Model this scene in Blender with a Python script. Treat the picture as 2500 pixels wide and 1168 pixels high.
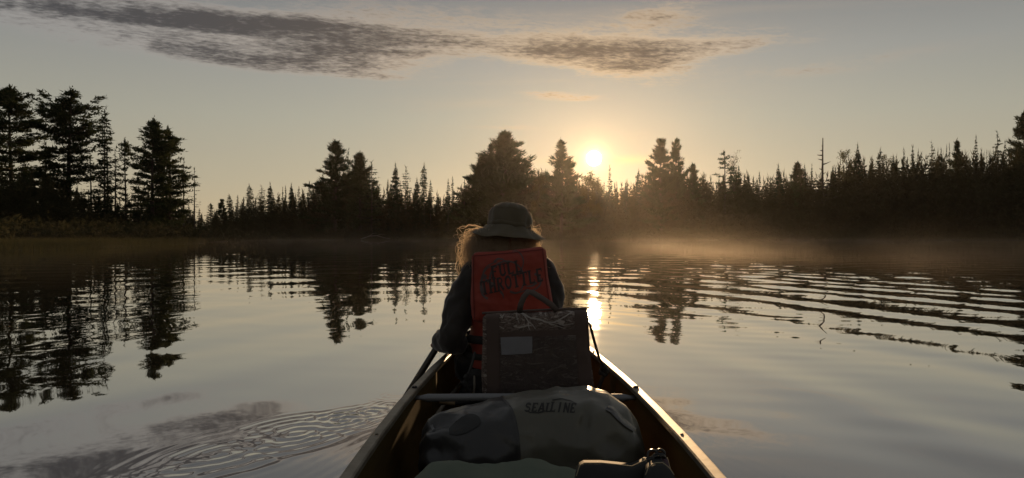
import bpy, math, random
import numpy as np
from mathutils import Vector, Matrix, noise as mnoise
from mathutils.bvhtree import BVHTree

R = math.radians
for o in list(bpy.data.objects):
    bpy.data.objects.remove(o)
scene = bpy.context.scene
col = scene.collection

# ------------------------------------------------------------------ camera
F, CX, HY, CAMZ = 1805.0, 1250.0, 577.0, 0.88      # focal length / horizon in photograph pixels, eye height
cd = bpy.data.cameras.new('camera'); cam = bpy.data.objects.new('camera', cd); col.objects.link(cam)
cam.location = (0, 0, CAMZ); cam.rotation_euler = (R(90), 0, 0)
cd.sensor_width = 36; cd.lens = 36 * F / 2500; cd.shift_y = -7 / 2500
cd.clip_start = 0.05; cd.clip_end = 8000
scene.camera = cam

def at(px, py, D):
    return Vector(((px - CX) / F * D, D, CAMZ + (HY - py) / F * D))
def lake(px, py):
    return at(px, py, CAMZ * F / (py - HY))

# ------------------------------------------------------------------ node expression helper
class E:
    def __init__(s, nt, sock): s.nt, s.s = nt, sock
    @staticmethod
    def op(nt, o, *a, clamp=False):
        n = nt.nodes.new('ShaderNodeMath'); n.operation = o; n.use_clamp = clamp
        for i, v in enumerate(a):
            if isinstance(v, E): nt.links.new(v.s, n.inputs[i])
            else: n.inputs[i].default_value = v
        return E(nt, n.outputs[0])
    def __add__(s, b): return E.op(s.nt, 'ADD', s, b)
    __radd__ = __add__
    def __mul__(s, b): return E.op(s.nt, 'MULTIPLY', s, b)
    __rmul__ = __mul__
    def __sub__(s, b): return E.op(s.nt, 'SUBTRACT', s, b)
    def __rsub__(s, b): return E.op(s.nt, 'SUBTRACT', b, s)
    def __truediv__(s, b): return E.op(s.nt, 'DIVIDE', s, b)
    def __pow__(s, b): return E.op(s.nt, 'POWER', s, b)
    def f(s, o, *a): return E.op(s.nt, o, s, *a)
    def sat(s): return E.op(s.nt, 'ADD', s, 0.0, clamp=True)
    def gauss(s): return E.op(s.nt, 'POWER', 2.71828, E.op(s.nt, 'MULTIPLY', E.op(s.nt, 'MULTIPLY', s, s), -1.0))
    def ss(s, a, b):
        n = s.nt.nodes.new('ShaderNodeMapRange'); n.interpolation_type = 'SMOOTHSTEP'
        s.nt.links.new(s.s, n.inputs[0]); n.inputs[1].default_value = a; n.inputs[2].default_value = b
        return E(s.nt, n.outputs[0])
def xyz(nt, sock):
    n = nt.nodes.new('ShaderNodeSeparateXYZ'); nt.links.new(sock, n.inputs[0])
    return [E(nt, n.outputs[i]) for i in range(3)]
def comb(nt, *a):
    n = nt.nodes.new('ShaderNodeCombineXYZ')
    for i, v in enumerate(a):
        if isinstance(v, E): nt.links.new(v.s, n.inputs[i])
        else: n.inputs[i].default_value = v
    return n.outputs[0]
def noise_tex(nt, vec, scale, detail=4, rough=0.5, dist=0.0):
    n = nt.nodes.new('ShaderNodeTexNoise'); n.inputs['Scale'].default_value = scale
    n.inputs['Detail'].default_value = detail; n.inputs['Roughness'].default_value = rough
    n.inputs['Distortion'].default_value = dist
    if vec is not None: nt.links.new(vec, n.inputs['Vector'])
    return E(nt, n.outputs['Fac'])
def ramp(nt, fac, stops):
    n = nt.nodes.new('ShaderNodeValToRGB'); el = n.color_ramp.elements
    while len(el) < len(stops): el.new(0.5)
    for e, (p, c) in zip(el, stops): e.position = p; e.color = (*c, 1)
    nt.links.new(fac.s if isinstance(fac, E) else fac, n.inputs[0])
    return n.outputs[0]
def mixc(nt, fac, a, b, blend='MIX'):
    n = nt.nodes.new('ShaderNodeMix'); n.data_type = 'RGBA'; n.blend_type = blend
    for s, v in ((n.inputs[0], fac), (n.inputs[6], a), (n.inputs[7], b)):
        if isinstance(v, E): nt.links.new(v.s, s)
        elif hasattr(v, 'is_output'): nt.links.new(v, s)
        elif isinstance(v, (int, float)): s.default_value = v
        else: s.default_value = (*v, 1)
    return n.outputs[2]

# ------------------------------------------------------------------ sun + sky
SUN_AZ = math.atan2(1450 - CX, F); SUN_EL = math.atan2(HY - 387, math.hypot(F, 1450 - CX))
SUN = Vector((math.sin(SUN_AZ) * math.cos(SUN_EL), math.cos(SUN_AZ) * math.cos(SUN_EL), math.sin(SUN_EL)))
ld = bpy.data.lights.new('sun', 'SUN'); sun = bpy.data.objects.new('sun', ld); col.objects.link(sun)
ld.energy = 5.0; ld.angle = R(0.6); ld.color = (1.0, 0.64, 0.33)
sun.rotation_euler = (-SUN).to_track_quat('-Z', 'Y').to_euler(); sun.location = SUN * 200

world = bpy.data.worlds.new('World'); scene.world = world; world.use_nodes = True
wt = world.node_tree; wt.nodes.clear()
def build_world(nt):
    tc = nt.nodes.new('ShaderNodeTexCoord')
    nrm = nt.nodes.new('ShaderNodeVectorMath'); nrm.operation = 'NORMALIZE'
    nt.links.new(tc.outputs['Generated'], nrm.inputs[0])
    d = nrm.outputs[0]; x, y, z = xyz(nt, d)
    sky = nt.nodes.new('ShaderNodeTexSky'); sky.sky_type = 'NISHITA'; sky.sun_disc = False
    sky.sun_elevation = SUN_EL; sky.sun_rotation = SUN_AZ
    sky.air_density = 1.0; sky.dust_density = 1.5; sky.ozone_density = 1.0
    az = x.f('ARCTAN2', y) * (180 / math.pi)          # degrees, 0 straight ahead, right positive
    el = z.f('ARCSINE') * (180 / math.pi)
    # thin high overcast veil over the clear sky
    t = (el / 40.0).sat()
    veil = ramp(nt, t, [(0.0, (.60, .47, .29)), (0.10, (.52, .455, .325)), (0.22, (.44, .42, .34)), (0.33, (.35, .347, .32)), (0.45, (.228, .231, .232)), (0.7, (.188, .19, .194)), (1.0, (.168, .17, .173))])
    dt = nt.nodes.new('ShaderNodeVectorMath'); dt.operation = 'DOT_PRODUCT'
    nt.links.new(d, dt.inputs[0]); dt.inputs[1].default_value = SUN
    ang = E(nt, dt.outputs['Value']).f('MINIMUM', 1.0).f('ARCCOSINE') * (180 / math.pi)
    wide = (ang / 34.0).gauss()
    veil = mixc(nt, 1.0, veil, comb(nt, wide * 0.24 + 0.74, wide * 0.235 + 0.755, wide * 0.22 + 0.77), 'MULTIPLY')
    nis = mixc(nt, 1.0, sky.outputs[0], (0.018, 0.018, 0.018), 'MULTIPLY')
    base = mixc(nt, 0.12, veil, nis)
    # clouds: altocumulus texture laid out on a cloud deck, in the two banks the sky shows
    zz = z.f('MAXIMUM', 0.0) + 0.045
    px, py = x / zz, y / zz
    deck = comb(nt, px, py, 0.0)
    warp = noise_tex(nt, deck, 0.9, 3, .55) - 0.5
    warp2 = noise_tex(nt, comb(nt, px, py, 7.3), 0.5, 3, .55) - 0.5
    fine = noise_tex(nt, comb(nt, px * 1.0 + py * 0.35, py * .8, 2.0), 9.0, 6, .62, .4)
    mid = noise_tex(nt, comb(nt, px + py * 0.25, py * 0.8, 4.0), 2.6, 5, .6, .5)
    rip = noise_tex(nt, comb(nt, px * 1.0 - py * 0.5, py * 1.3, 5.0), 26.0, 4, .6, .3)
    azw = az + warp * 7.0; elw = el + warp2 * 2.6
    def blob(a0, e0, wa, we, tilt=0.0):
        return ((azw - a0) / wa).gauss() * ((elw - e0 - (azw - a0) * tilt) / we).gauss()
    banks = None
    for a0, e0, wa, we, tl, k in [(-18, 15.3, 15, 1.5, .03, .78), (-13.0, 13.7, 8, 1.2, .07, .80), (-29, 14.9, 12, .8, 0, .6), (-26, 13.2, 7, .6, -.03, .35), (-9.5, 12.6, 5.5, 1.4, .05, .25), (-13, 12.0, 4.0, .55, -.1, .3),
                               (3.0, 14.2, 6.5, 1.1, -.05, .85), (10.5, 14.5, 7.5, 1.0, -.03, .82), (9.0, 12.7, 4.2, 1.2, .02, .55), (15.5, 14.0, 6, .7, .02, .38), (11.5, 16.6, 3.2, 1.1, .1, .35),
                               (3.6, 10.4, 2.6, .36, -.06, .30), (0.0, 8.0, 3.0, .30, 0, .2), (24, 12.2, 10, .7, .06, .2), (-50, 15, 16, 1.5, .02, .7), (52, 16, 14, 1.6, .03, .6), (-80, 22, 16, 3, 0, .6), (95, 20, 20, 3, 0, .6), (150, 18, 22, 2.5, 0, .6), (-140, 17, 22, 2.5, 0, .6)]:
        b = blob(a0, e0, wa, we, tl) * k
        banks = b if banks is None else banks + b
    streak = ((az - 6.5) / 4.2).gauss() * ((el - 5.75 - warp2 * .5) / .22).gauss() * .30 + ((az - 9.2) / 1.8).gauss() * ((el - 5.85) / .38).gauss() * .42
    band = noise_tex(nt, comb(nt, az * .055 + warp * .9, el * .62 + az * .012 + warp2 * .8, 3.3), 1.0, 5, .55, .35)
    n_ = (band - .5) * 2.1 + (fine - .5) * .95 + (mid - .5) * .6 + (rip - .5) * 1.05
    edge = (banks * 4.0).sat()
    dens = (banks * 1.12 - 0.33 + n_ * 1.25 * edge).f('MAXIMUM', 0.0)
    veil_ = (banks * 1.5 + n_ * 1.0 * edge - .06).ss(0.0, .8)
    wisps = (noise_tex(nt, comb(nt, px * .55 + py * .3, py * 1.5, 9.0), 1.1, 5, .62, .8).ss(.5, .82)) * el.ss(3, 9) * 0.22
    tw = (ang / 22.0).gauss()                           # how strongly the low sun warms the thin cloud edges
    thin = mixc(nt, tw, (.30, .285, .275), (.60, .43, .265))
    thin = mixc(nt, (ang / 7.5).gauss() * .8, thin, (.95, .60, .27))
    thick = mixc(nt, tw, (.060, .060, .064), (.115, .088, .066))
    base = mixc(nt, (wisps + veil_ * .62).sat(), base, thin)
    base = mixc(nt, streak.sat(), base, (.95, .62, .27))
    base = mixc(nt, dens.ss(0.0, 1.05) * .97, base, thick)
    # aureole and disc of the sun
    g1 = (ang / .82).gauss() * 1.35; g2 = (ang / 2.1).gauss() * .30; g3 = (ang / 6.0).gauss() * .07
    glow = mixc(nt, 1.0, comb(nt, g1 + g2 + g3, g1 * .66 + g2 * .60 + g3 * .55, g1 * .28 + g2 * .22 + g3 * .18), (1, 1, 1), 'MULTIPLY')
    base = mixc(nt, 1.0, base, glow, 'ADD')
    disc = 1.0 - ang.ss(0.46, 0.60)
    base = mixc(nt, 1.0, base, comb(nt, disc * 30.0, disc * 26.0, disc * 18.0), 'ADD')
    bg = nt.nodes.new('ShaderNodeBackground'); bg.inputs['Strength'].default_value = 0.1
    base = mixc(nt, 1.0, base, (10, 10, 10), 'MULTIPLY')
    nt.links.new(base, bg.inputs['Color'])
    out = nt.nodes.new('ShaderNodeOutputWorld'); nt.links.new(bg.outputs[0], out.inputs['Surface'])
build_world(wt)
world.cycles.sampling_method = 'MANUAL'; world.cycles.sample_map_resolution = 1024

vs = scene.view_settings
vs.view_transform = 'Standard'; vs.look = 'None'; vs.gamma = 1; vs.exposure = 0.15; vs.use_curve_mapping = False
scene.render.engine = 'CYCLES'
cy = scene.cycles
cy.use_denoising = True; cy.denoiser = 'OPENIMAGEDENOISE'
cy.max_bounces = 8; cy.diffuse_bounces = 3; cy.glossy_bounces = 4; cy.transmission_bounces = 4; cy.volume_bounces = 1; cy.transparent_max_bounces = 8
cy.sample_clamp_indirect = 4.0; cy.caustics_reflective = False; cy.caustics_refractive = False
cy.volume_max_steps = 64

# ------------------------------------------------------------------ builders
def tag(o, label=None, cat=None, group=None, kind=None):
    if label: o['label'] = label
    if cat: o['category'] = cat
    if group: o['group'] = group
    if kind: o['kind'] = kind
    return o
def empty(name, loc, label=None, cat=None, group=None):
    o = bpy.data.objects.new(name, None); col.objects.link(o); o.location = loc
    o.empty_display_size = .1
    return tag(o, label, cat, group)
def link(name, me, parent=None, world_space=True):
    o = bpy.data.objects.new(name, me); col.objects.link(o)
    if parent is not None:
        o.parent = parent
        if world_space:                       # vertices are given in world space
            off = Vector((0, 0, 0)); p = parent
            while p is not None: off += p.location; p = p.parent
            o.location = -off
    return o
def mesh(name, V, Fc, mat, parent=None, smooth=True, ws=True, mats=None, mi=None):
    me = bpy.data.meshes.new(name)
    me.from_pydata([tuple(v) for v in V], [], [tuple(f) for f in Fc])
    for m in (mats or [mat]): me.materials.append(m)
    if mi is not None: me.polygons.foreach_set('material_index', np.asarray(mi, dtype=np.int32))
    me.polygons.foreach_set('use_smooth', [smooth] * len(me.polygons))
    me.update()
    return link(name, me, parent, ws)
def np_tris(name, V, mat, smooth=False):
    """mesh data from an (n,3) soup of triangle corners"""
    n = len(V); me = bpy.data.meshes.new(name)
    me.vertices.add(n); me.vertices.foreach_set('co', np.ascontiguousarray(V, dtype=np.float32).ravel())
    me.loops.add(n); me.loops.foreach_set('vertex_index', np.arange(n, dtype=np.int32))
    me.polygons.add(n // 3); me.polygons.foreach_set('loop_start', np.arange(0, n, 3, dtype=np.int32))
    me.update(calc_edges=True); me.materials.append(mat)
    return me
def np_grid(name, P, mat, keep=None, close_u=False):
    """P: (rows, cols, 3)"""
    r, c, _ = P.shape; me = bpy.data.meshes.new(name)
    me.vertices.add(r * c); me.vertices.foreach_set('co', np.ascontiguousarray(P, dtype=np.float32).ravel())
    i = np.arange(r - 1)[:, None]; cc = c if close_u else c - 1; j = np.arange(cc)[None, :]; j2 = (j + 1) % c
    q = np.stack([i * c + j, i * c + j2, (i + 1) * c + j2, (i + 1) * c + j], -1).reshape(-1, 4)
    if keep is not None: q = q[keep(P.reshape(-1, 3)[q].mean(1))]
    me.loops.add(q.size); me.loops.foreach_set('vertex_index', q.astype(np.int32).ravel())
    me.polygons.add(len(q)); me.polygons.foreach_set('loop_start', np.arange(0, q.size, 4, dtype=np.int32))
    me.polygons.foreach_set('use_smooth', np.ones(len(q), dtype=bool))
    me.update(calc_edges=True); me.materials.append(mat)
    return me
def tube(pts, rad, n=8, cap=True, flat=1.0, up=None):
    pts = [Vector(p) for p in pts]; V, Fc = [], []
    rad = rad if isinstance(rad, (list, tuple)) else [rad] * len(pts)
    prev = None
    for i, p in enumerate(pts):
        t = (pts[min(i + 1, len(pts) - 1)] - pts[max(i - 1, 0)]).normalized()
        a = Vector(up) if up else (prev if prev is not None else (Vector((0, 0, 1)) if abs(t.z) < .9 else Vector((1, 0, 0))))
        a = (a - t * a.dot(t)).normalized(); b = t.cross(a); prev = a
        for k in range(n):
            w = 2 * math.pi * k / n
            V.append(p + a * math.cos(w) * rad[i] * flat + b * math.sin(w) * rad[i])
    for i in range(len(pts) - 1):
        for k in range(n):
            Fc.append((i * n + k, i * n + (k + 1) % n, (i + 1) * n + (k + 1) % n, (i + 1) * n + k))
    if cap:
        Fc.append(tuple(range(n))[::-1]); Fc.append(tuple((len(pts) - 1) * n + k for k in range(n)))
    return V, Fc
def join(*vf):
    V, Fc = [], []
    for v, f in vf:
        o = len(V); V += list(v); Fc += [tuple(i + o for i in q) for q in f]
    return V, Fc
def box(c, s, rot=None, bev=0.15):
    """a box with chamfered edges, from a superellipsoid-like 6x6 grid"""
    c, s = Vector(c), Vector(s)
    V = []; Fc = []; g = [-1, -(1 - bev), 1 - bev, 1]; idx = {}
    def vid(a):
        k = tuple(round(q, 5) for q in a)
        if k not in idx:
            v = Vector(a); n = sum(abs(abs(q) - 1) < 1e-6 for q in a)
            if n >= 2: v *= (1 - bev * .25 * (n - 1))
            v = Vector((v.x * s.x / 2, v.y * s.y / 2, v.z * s.z / 2))
            if rot: v = rot @ v
            idx[k] = len(V); V.append(v + c)
        return idx[k]
    for ax in range(3):
        for sg in (-1, 1):
            for i in range(3):
                for j in range(3):
                    q = []
                    for (a, b) in ((i, j), (i + 1, j), (i + 1, j + 1), (i, j + 1)):
                        v = [0, 0, 0]; v[ax] = sg; v[(ax + 1) % 3] = g[a]; v[(ax + 2) % 3] = g[b]; q.append(vid(v))
                    Fc.append(tuple(q if sg > 0 else q[::-1]))
    return V, Fc
def blob_remesh(name, balls, voxel, smooth_it=3):
    """union of ellipsoids (centre, radii) as ONE continuous surface"""
    V, Fc = [], []
    nu, nv = 14, 9
    for c, r in balls:
        c = Vector(c); r = (r, r, r) if isinstance(r, (int, float)) else r
        o = len(V); V.append(c + Vector((0, 0, r[2])))
        for i in range(1, nv):
            a = math.pi * i / nv
            for j in range(nu):
                b = 2 * math.pi * j / nu
                V.append(c + Vector((r[0] * math.sin(a) * math.cos(b), r[1] * math.sin(a) * math.sin(b), r[2] * math.cos(a))))
        V.append(c - Vector((0, 0, r[2]))); L = len(V) - 1
        for j in range(nu):
            Fc.append((o, o + 1 + j, o + 1 + (j + 1) % nu)); Fc.append((L, L - nu + (j + 1) % nu, L - nu + j))
        for i in range(nv - 2):
            for j in range(nu):
                q = o + 1 + i * nu
                Fc.append((q + j, q + nu + j, q + nu + (j + 1) % nu, q + (j + 1) % nu))
    me = bpy.data.meshes.new(name + '_src'); me.from_pydata([tuple(v) for v in V], [], Fc); me.update()
    o = bpy.data.objects.new(name + '_src', me); col.objects.link(o)
    m = o.modifiers.new('r', 'REMESH'); m.mode = 'VOXEL'; m.voxel_size = voxel
    s = o.modifiers.new('s', 'SMOOTH'); s.iterations = smooth_it; s.factor = .5
    dg = bpy.context.evaluated_depsgraph_get(); dg.update()
    res = bpy.data.meshes.new_from_object(o.evaluated_get(dg)); res.name = name
    bpy.data.objects.remove(o); bpy.data.meshes.remove(me)
    res.polygons.foreach_set('use_smooth', [True] * len(res.polygons))
    return res
def chain(nodes, step=.45):
    out = []
    for (p, r), (q, s) in zip(nodes[:-1], nodes[1:]):
        p, q = Vector(p), Vector(q)
        r3 = Vector((r, r, r)) if isinstance(r, (int, float)) else Vector(r)
        s3 = Vector((s, s, s)) if isinstance(s, (int, float)) else Vector(s)
        n = max(2, int((q - p).length / (min(min(r3), min(s3)) * step)))
        for i in range(n + 1):
            t = i / n; out.append((p.lerp(q, t), tuple(r3.lerp(s3, t))))
    return out

# ------------------------------------------------------------------ materials
def mat(name, color, rough=.6, spec=.4, metal=0, bump=None, var=None, sheen=0, trans=0, scale=8):
    m = bpy.data.materials.new(name); m.use_nodes = True; nt = m.node_tree
    b = nt.nodes['Principled BSDF']; b.inputs['Roughness'].default_value = rough
    b.inputs['Specular IOR Level'].default_value = spec; b.inputs['Metallic'].default_value = metal
    b.inputs['Base Color'].default_value = (*color, 1)
    tc = nt.nodes.new('ShaderNodeTexCoord')
    if var:
        f = noise_tex(nt, tc.outputs['Object'], scale, 5, .6)
        nt.links.new(ramp(nt, f, [(.3, color), (.7, var)]), b.inputs['Base Color'])
    if sheen:
        b.inputs['Sheen Weight'].default_value = sheen; b.inputs['Sheen Roughness'].default_value = .4
    if bump:
        f = noise_tex(nt, tc.outputs['Object'], bump[0], 5, .6)
        bn = nt.nodes.new('ShaderNodeBump'); bn.inputs['Strength'].default_value = bump[1]; bn.inputs['Distance'].default_value = bump[2]
        nt.links.new(f.s, bn.inputs['Height']); nt.links.new(bn.outputs[0], b.inputs['Normal'])
    if trans:
        t = nt.nodes.new('ShaderNodeBsdfTranslucent'); t.inputs['Color'].default_value = (*(min(1, c * 1.6) for c in color), 1)
        mx = nt.nodes.new('ShaderNodeMixShader'); mx.inputs[0].default_value = trans
        nt.links.new(b.outputs[0], mx.inputs[1]); nt.links.new(t.outputs[0], mx.inputs[2])
        nt.links.new(mx.outputs[0], nt.nodes['Material Output'].inputs['Surface'])
    return m
def crinkle(m, scale, strength, dist):
    nt = m.node_tree; b = nt.nodes['Principled BSDF']; tc = nt.nodes.new('ShaderNodeTexCoord')
    w_ = noise_tex(nt, tc.outputs['Object'], scale * .5, 3); x, y, z = xyz(nt, tc.outputs['Object'])
    vo = nt.nodes.new('ShaderNodeTexVoronoi'); vo.feature = 'SMOOTH_F1'; vo.inputs['Scale'].default_value = scale; vo.inputs['Smoothness'].default_value = .35
    nt.links.new(comb(nt, x * .75 + w_ * .10, y + w_ * .06, z * 1.2 + w_ * .10), vo.inputs['Vector'])
    bn = nt.nodes.new('ShaderNodeBump'); bn.inputs['Strength'].default_value = strength; bn.inputs['Distance'].default_value = dist
    nt.links.new(vo.outputs['Distance'], bn.inputs['Height'])
    old = b.inputs['Normal'].links[0].from_socket; nt.links.new(old, bn.inputs['Normal']); nt.links.new(bn.outputs[0], b.inputs['Normal'])
def leaf_mat(name, a, b, trans=.25):
    m = bpy.data.materials.new(name); m.use_nodes = True; nt = m.node_tree; nt.nodes.clear()
    tc = nt.nodes.new('ShaderNodeTexCoord'); f = noise_tex(nt, tc.outputs['Object'], .8, 3)
    oi = nt.nodes.new('ShaderNodeObjectInfo')
    c = ramp(nt, (f + (E(nt, oi.outputs['Random']) - .5) * .35).sat(), [(.3, a), (.7, b)])
    d = nt.nodes.new('ShaderNodeBsdfDiffuse'); t = nt.nodes.new('ShaderNodeBsdfTranslucent'); mx = nt.nodes.new('ShaderNodeMixShader')
    mx.inputs[0].default_value = trans
    for s in (d, t): nt.links.new(c, s.inputs['Color'])
    nt.links.new(d.outputs[0], mx.inputs[1]); nt.links.new(t.outputs[0], mx.inputs[2])
    o = nt.nodes.new('ShaderNodeOutputMaterial'); nt.links.new(mx.outputs[0], o.inputs['Surface'])
    return m
M_needle = leaf_mat('needles', (.030, .042, .020), (.055, .065, .030))
M_spruce = leaf_mat('spruce_needles', (.024, .036, .020), (.045, .055, .030))
M_leaf = leaf_mat('autumn_leaves', (.085, .060, .022), (.070, .075, .028), .35)
M_mass = leaf_mat('wood_foliage', (.036, .038, .022), (.055, .052, .027))
M_bark = mat('bark', (.05, .04, .032), .9, .1, bump=(6, .6, .05), var=(.08, .065, .05), scale=3)
M_sedge = leaf_mat('sedge', (.045, .048, .022), (.07, .065, .03), .25)

# ------------------------------------------------------------------ ground and water
SH_AZ = [-180, -100, -60, -42, -34.7, -29.0, -24.0, -22.6, -20.8, -18.5, -14, 0, 15, 34.7, 45, 70, 120, 180]
SH_R = [170, 120, 60, 46, 52, 63, 80, 100, 128, 172, 180, 176, 178, 196, 190, 150, 170, 170]
def shore(azdeg): return np.interp(azdeg, SH_AZ, SH_R)
def fbm2(x, y, seed=0, oct=4, f0=1.0):
    rs = np.random.RandomState(seed); out = np.zeros_like(x, dtype=float); a = 1.0
    for o in range(oct):
        for k in range(3):
            th = rs.uniform(0, 6.283); ph = rs.uniform(0, 6.283); f = f0 * 2 ** o * rs.uniform(.8, 1.25)
            out += a * np.sin((x * np.cos(th) + y * np.sin(th)) * f + ph) / 3
        a *= .55
    return out
def ground_z(x, y):
    r = np.hypot(x, y); az = np.degrees(np.arctan2(x, y)); d = r - shore(az) - fbm2(x, y, 5, 3, .12) * 1.5
    near = np.clip((-az - 16) / 6, 0, 1) * np.clip((az + 110) / 30, 0, 1)
    slope = .07 * (1 - near) + .018 * near
    z = np.where(d < 0, np.maximum(-2.0, d * .12), .10 * np.clip(d / .8, 0, 1) + np.minimum(np.maximum(d, 0) * slope, 2.2))
    z = z + np.where(d > 6, fbm2(x, y, 9, 3, .08) * .35 * np.clip((d - 6) / 20, 0, 1), 0)
    return z
rr = np.concatenate([[1.0], np.arange(10, 40, 3.0), np.arange(40, 230, 1.6), np.geomspace(230, 900, 18)])
aa = np.radians(np.concatenate([np.linspace(-180, -45, 60, endpoint=False), np.linspace(-45, 45, 260, endpoint=False), np.linspace(45, 180, 60, endpoint=False)]))
RR, AA = np.meshgrid(rr, aa, indexing='ij'); GX, GY = RR * np.sin(AA), RR * np.cos(AA)
M_ground = mat('forest_floor', (.045, .038, .022), .95, .1, var=(.075, .068, .03), scale=.4, bump=(3, .5, .1))
g = link('ground', np_grid('ground', np.stack([GX, GY, ground_z(GX, GY)], -1), M_ground, close_u=True))
tag(g, 'low wooded lakeshore ground around the lake', kind='structure')

# canoe plan, needed by the water (it floats in a hole of its own shape)
CXN = .045                                             # canoe axis
def cw(y):
    s = np.clip(np.abs(np.asarray(y, dtype=float) - 1.6) / 3.3, 0, 1)
    return .396 * (1 - s ** 2.2) + .008
def cz(y): return .35 + .17 * np.clip(np.abs(np.asarray(y, dtype=float) - 1.6) / 3.3, 0, 1) ** 4

def water_h(x, y):
    r = np.hypot(x, y); az = np.degrees(np.arctan2(x, y)); h = np.zeros_like(x)
    # long wake train crossing on the right
    env = 1 / (1 + np.exp(-(x - .25 * y * .35 - .55) / .55)) * (1 / (1 + (r / 55) ** 2))
    ph = .95 * x + .31 * y + .010 * (y - 8) ** 2 * np.exp(-((y - 8) / 14) ** 2) + .11 * fbm2(x, y, 31, 2, .5) + .035 * fbm2(x, y, 32, 3, 1.7)
    pat = .62 + .50 * fbm2(x, y, 33, 3, .30)
    h += env * pat * (.0054 * np.sin(6.2832 * ph / .95) + .0017 * np.sin(6.2832 * ph / .61 + 1.0))
    for dth, lam_, am in ((.6, .42, .00075), (-.5, .55, .0009), (1.1, .33, .0005)):
        h += env * np.clip(fbm2(x, y, int(70 + lam_ * 100), 3, .55), 0, 1.2) * am * np.sin(6.2832 * (np.cos(.315 + dth) * x + np.sin(.315 + dth) * y + .05 * fbm2(x, y, 73, 2, 1.4)) / lam_) * np.clip(1.5 - r / 18, 0, 1)
    env2 = 1 / (1 + np.exp((x + .5 + .04 * y) / .5)) / (1 + (r / 40) ** 2)
    ph2 = -.90 * x + .43 * y + .16 * fbm2(x, y, 35, 2, .4)
    h += env2 * (.70 + .3 * fbm2(x, y, 36, 2, .3)) * (.0035 * np.sin(6.2832 * ph2 / 1.7) + .0008 * np.sin(6.2832 * ph2 / .7))
    # breeze ripples, stronger further out
    rs = np.random.RandomState(4)
    far = np.clip((r - 4.5) / 14, 0, 1)
    rip = np.zeros_like(x)
    for i in range(26):
        lam = np.exp(rs.uniform(np.log(.32), np.log(2.2))); th = rs.normal(math.pi / 2, .55); k = 6.2832 / lam
        rip += rs.uniform(.5, 1.1) * .0034 / k ** .9 * np.sin(k * (np.cos(th) * x + np.sin(th) * y) + rs.uniform(0, 6.28)) * np.clip((lam * 60 - r * .7) / (lam * 30), 0, 1)
    patch = np.clip(.62 + .55 * fbm2(x, y * .6, 41, 3, .16), .12, 1.3)
    h += rip * (.22 + 1.15 * far) * patch
    # drips and swirls left by the paddle
    def ring(px, py, r0, lam, A, w, sx=1.0):
        nonlocal h
        c = lake(px, py); m = np.hypot(x - c.x, y - c.y) < (r0 + 3 * w) * 1.8
        xs, ys_ = x[m], y[m]
        dx = xs - c.x + .020 * fbm2(xs, ys_, 61, 2, 7.0); dy = ys_ - c.y + .020 * fbm2(xs, ys_, 62, 2, 7.0)
        al, ac = dx * .40 + dy * .917, dx * .917 - dy * .40
        d = np.hypot(al / (1.25 * sx), ac * 1.12)
        h[m] += .85 * A * np.clip(.6 + .6 * fbm2(xs, ys_, 63, 3, 6.0), .05, 1.4) * np.sin(6.2832 * (d - r0) / (lam * 1.12)) * np.exp(-((d - r0) / (w * .95)) ** 2)
    for (px, py, r0, lam, A, w, sx) in [(955, 966, .08, .034, .0005, .06, 1), (950, 990, .05, .040, .0011, .09, 1), (905, 1010, .04, .050, .0014, .11, 1), (840, 1025, .05, .056, .0017, .14, 1), (845, 1027, .20, .060, .0008, .06, 1.1),
                                    (725, 1054, .06, .062, .0019, .16, 1.05), (720, 1056, .25, .066, .0010, .07, 1.1), (628, 1078, .05, .066, .0014, .13, 1), (540, 1108, .07, .072, .0022, .19, 1.05), (455, 1150, .05, .074, .0013, .13, 1.0)]:
        ring(px, py, r0, lam, A, w, sx)
    c = (x + .55 - (y - 3.9) * .62) / .16
    h += .0011 * np.exp(-c ** 2) * np.clip((4.3 - y) / .5, 0, 1) * np.clip((y - 2.0) / .5, 0, 1) * fbm2(x, y, 51, 3, 34) * .8
    # small ripples shed along the left side of the hull
    e = np.abs(x - CXN) - cw(y)
    h += .0007 * np.where(x < 0, 1, .5) * np.exp(-np.clip(e, 0, 9) / .16) * np.sin(6.2832 * (e * 1.0 + (y * .25)) / .06) * (y < 4.6) * (y > .2)
    return h
rw = [.25]
while rw[-1] < 5.2: rw.append(rw[-1] * (1.0042 if rw[-1] > 1.8 else 1.02))
while rw[-1] < 215: rw.append(rw[-1] * 1.0078)
while rw[-1] < 880: rw.append(rw[-1] * 1.15)
rw = np.array(rw)
aw = np.radians(np.concatenate([np.linspace(-180, -46, 90, endpoint=False), np.linspace(-46, 46, 620, endpoint=False), np.linspace(46, 180, 90, endpoint=False)]))
WR, WA = np.meshgrid(rw, aw, indexing='ij'); WX, WY = WR * np.sin(WA), WR * np.cos(WA)
def outside_canoe(c):
    wl = cw(c[:, 1]) * .93 - .02
    return ~((np.abs(c[:, 0] - CXN) < wl) & (c[:, 1] > -1.5) & (c[:, 1] < 4.6))
m = bpy.data.materials.new('lake_water'); m.use_nodes = True; nt = m.node_tree; nt.nodes.clear()
fr = nt.nodes.new('ShaderNodeFresnel'); fr.inputs['IOR'].default_value = 1.34
fac = E(nt, fr.outputs[0]) ** .40
gl = nt.nodes.new('ShaderNodeBsdfGlossy'); gl.inputs['Roughness'].default_value = .015; gl.inputs['Color'].default_value = (.97, .96, .95, 1)
df = nt.nodes.new('ShaderNodeBsdfDiffuse'); df.inputs['Color'].default_value = (.020, .018, .012, 1)
mx = nt.nodes.new('ShaderNodeMixShader'); nt.links.new(fac.s, mx.inputs[0]); nt.links.new(df.outputs[0], mx.inputs[1]); nt.links.new(gl.outputs[0], mx.inputs[2])
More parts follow.
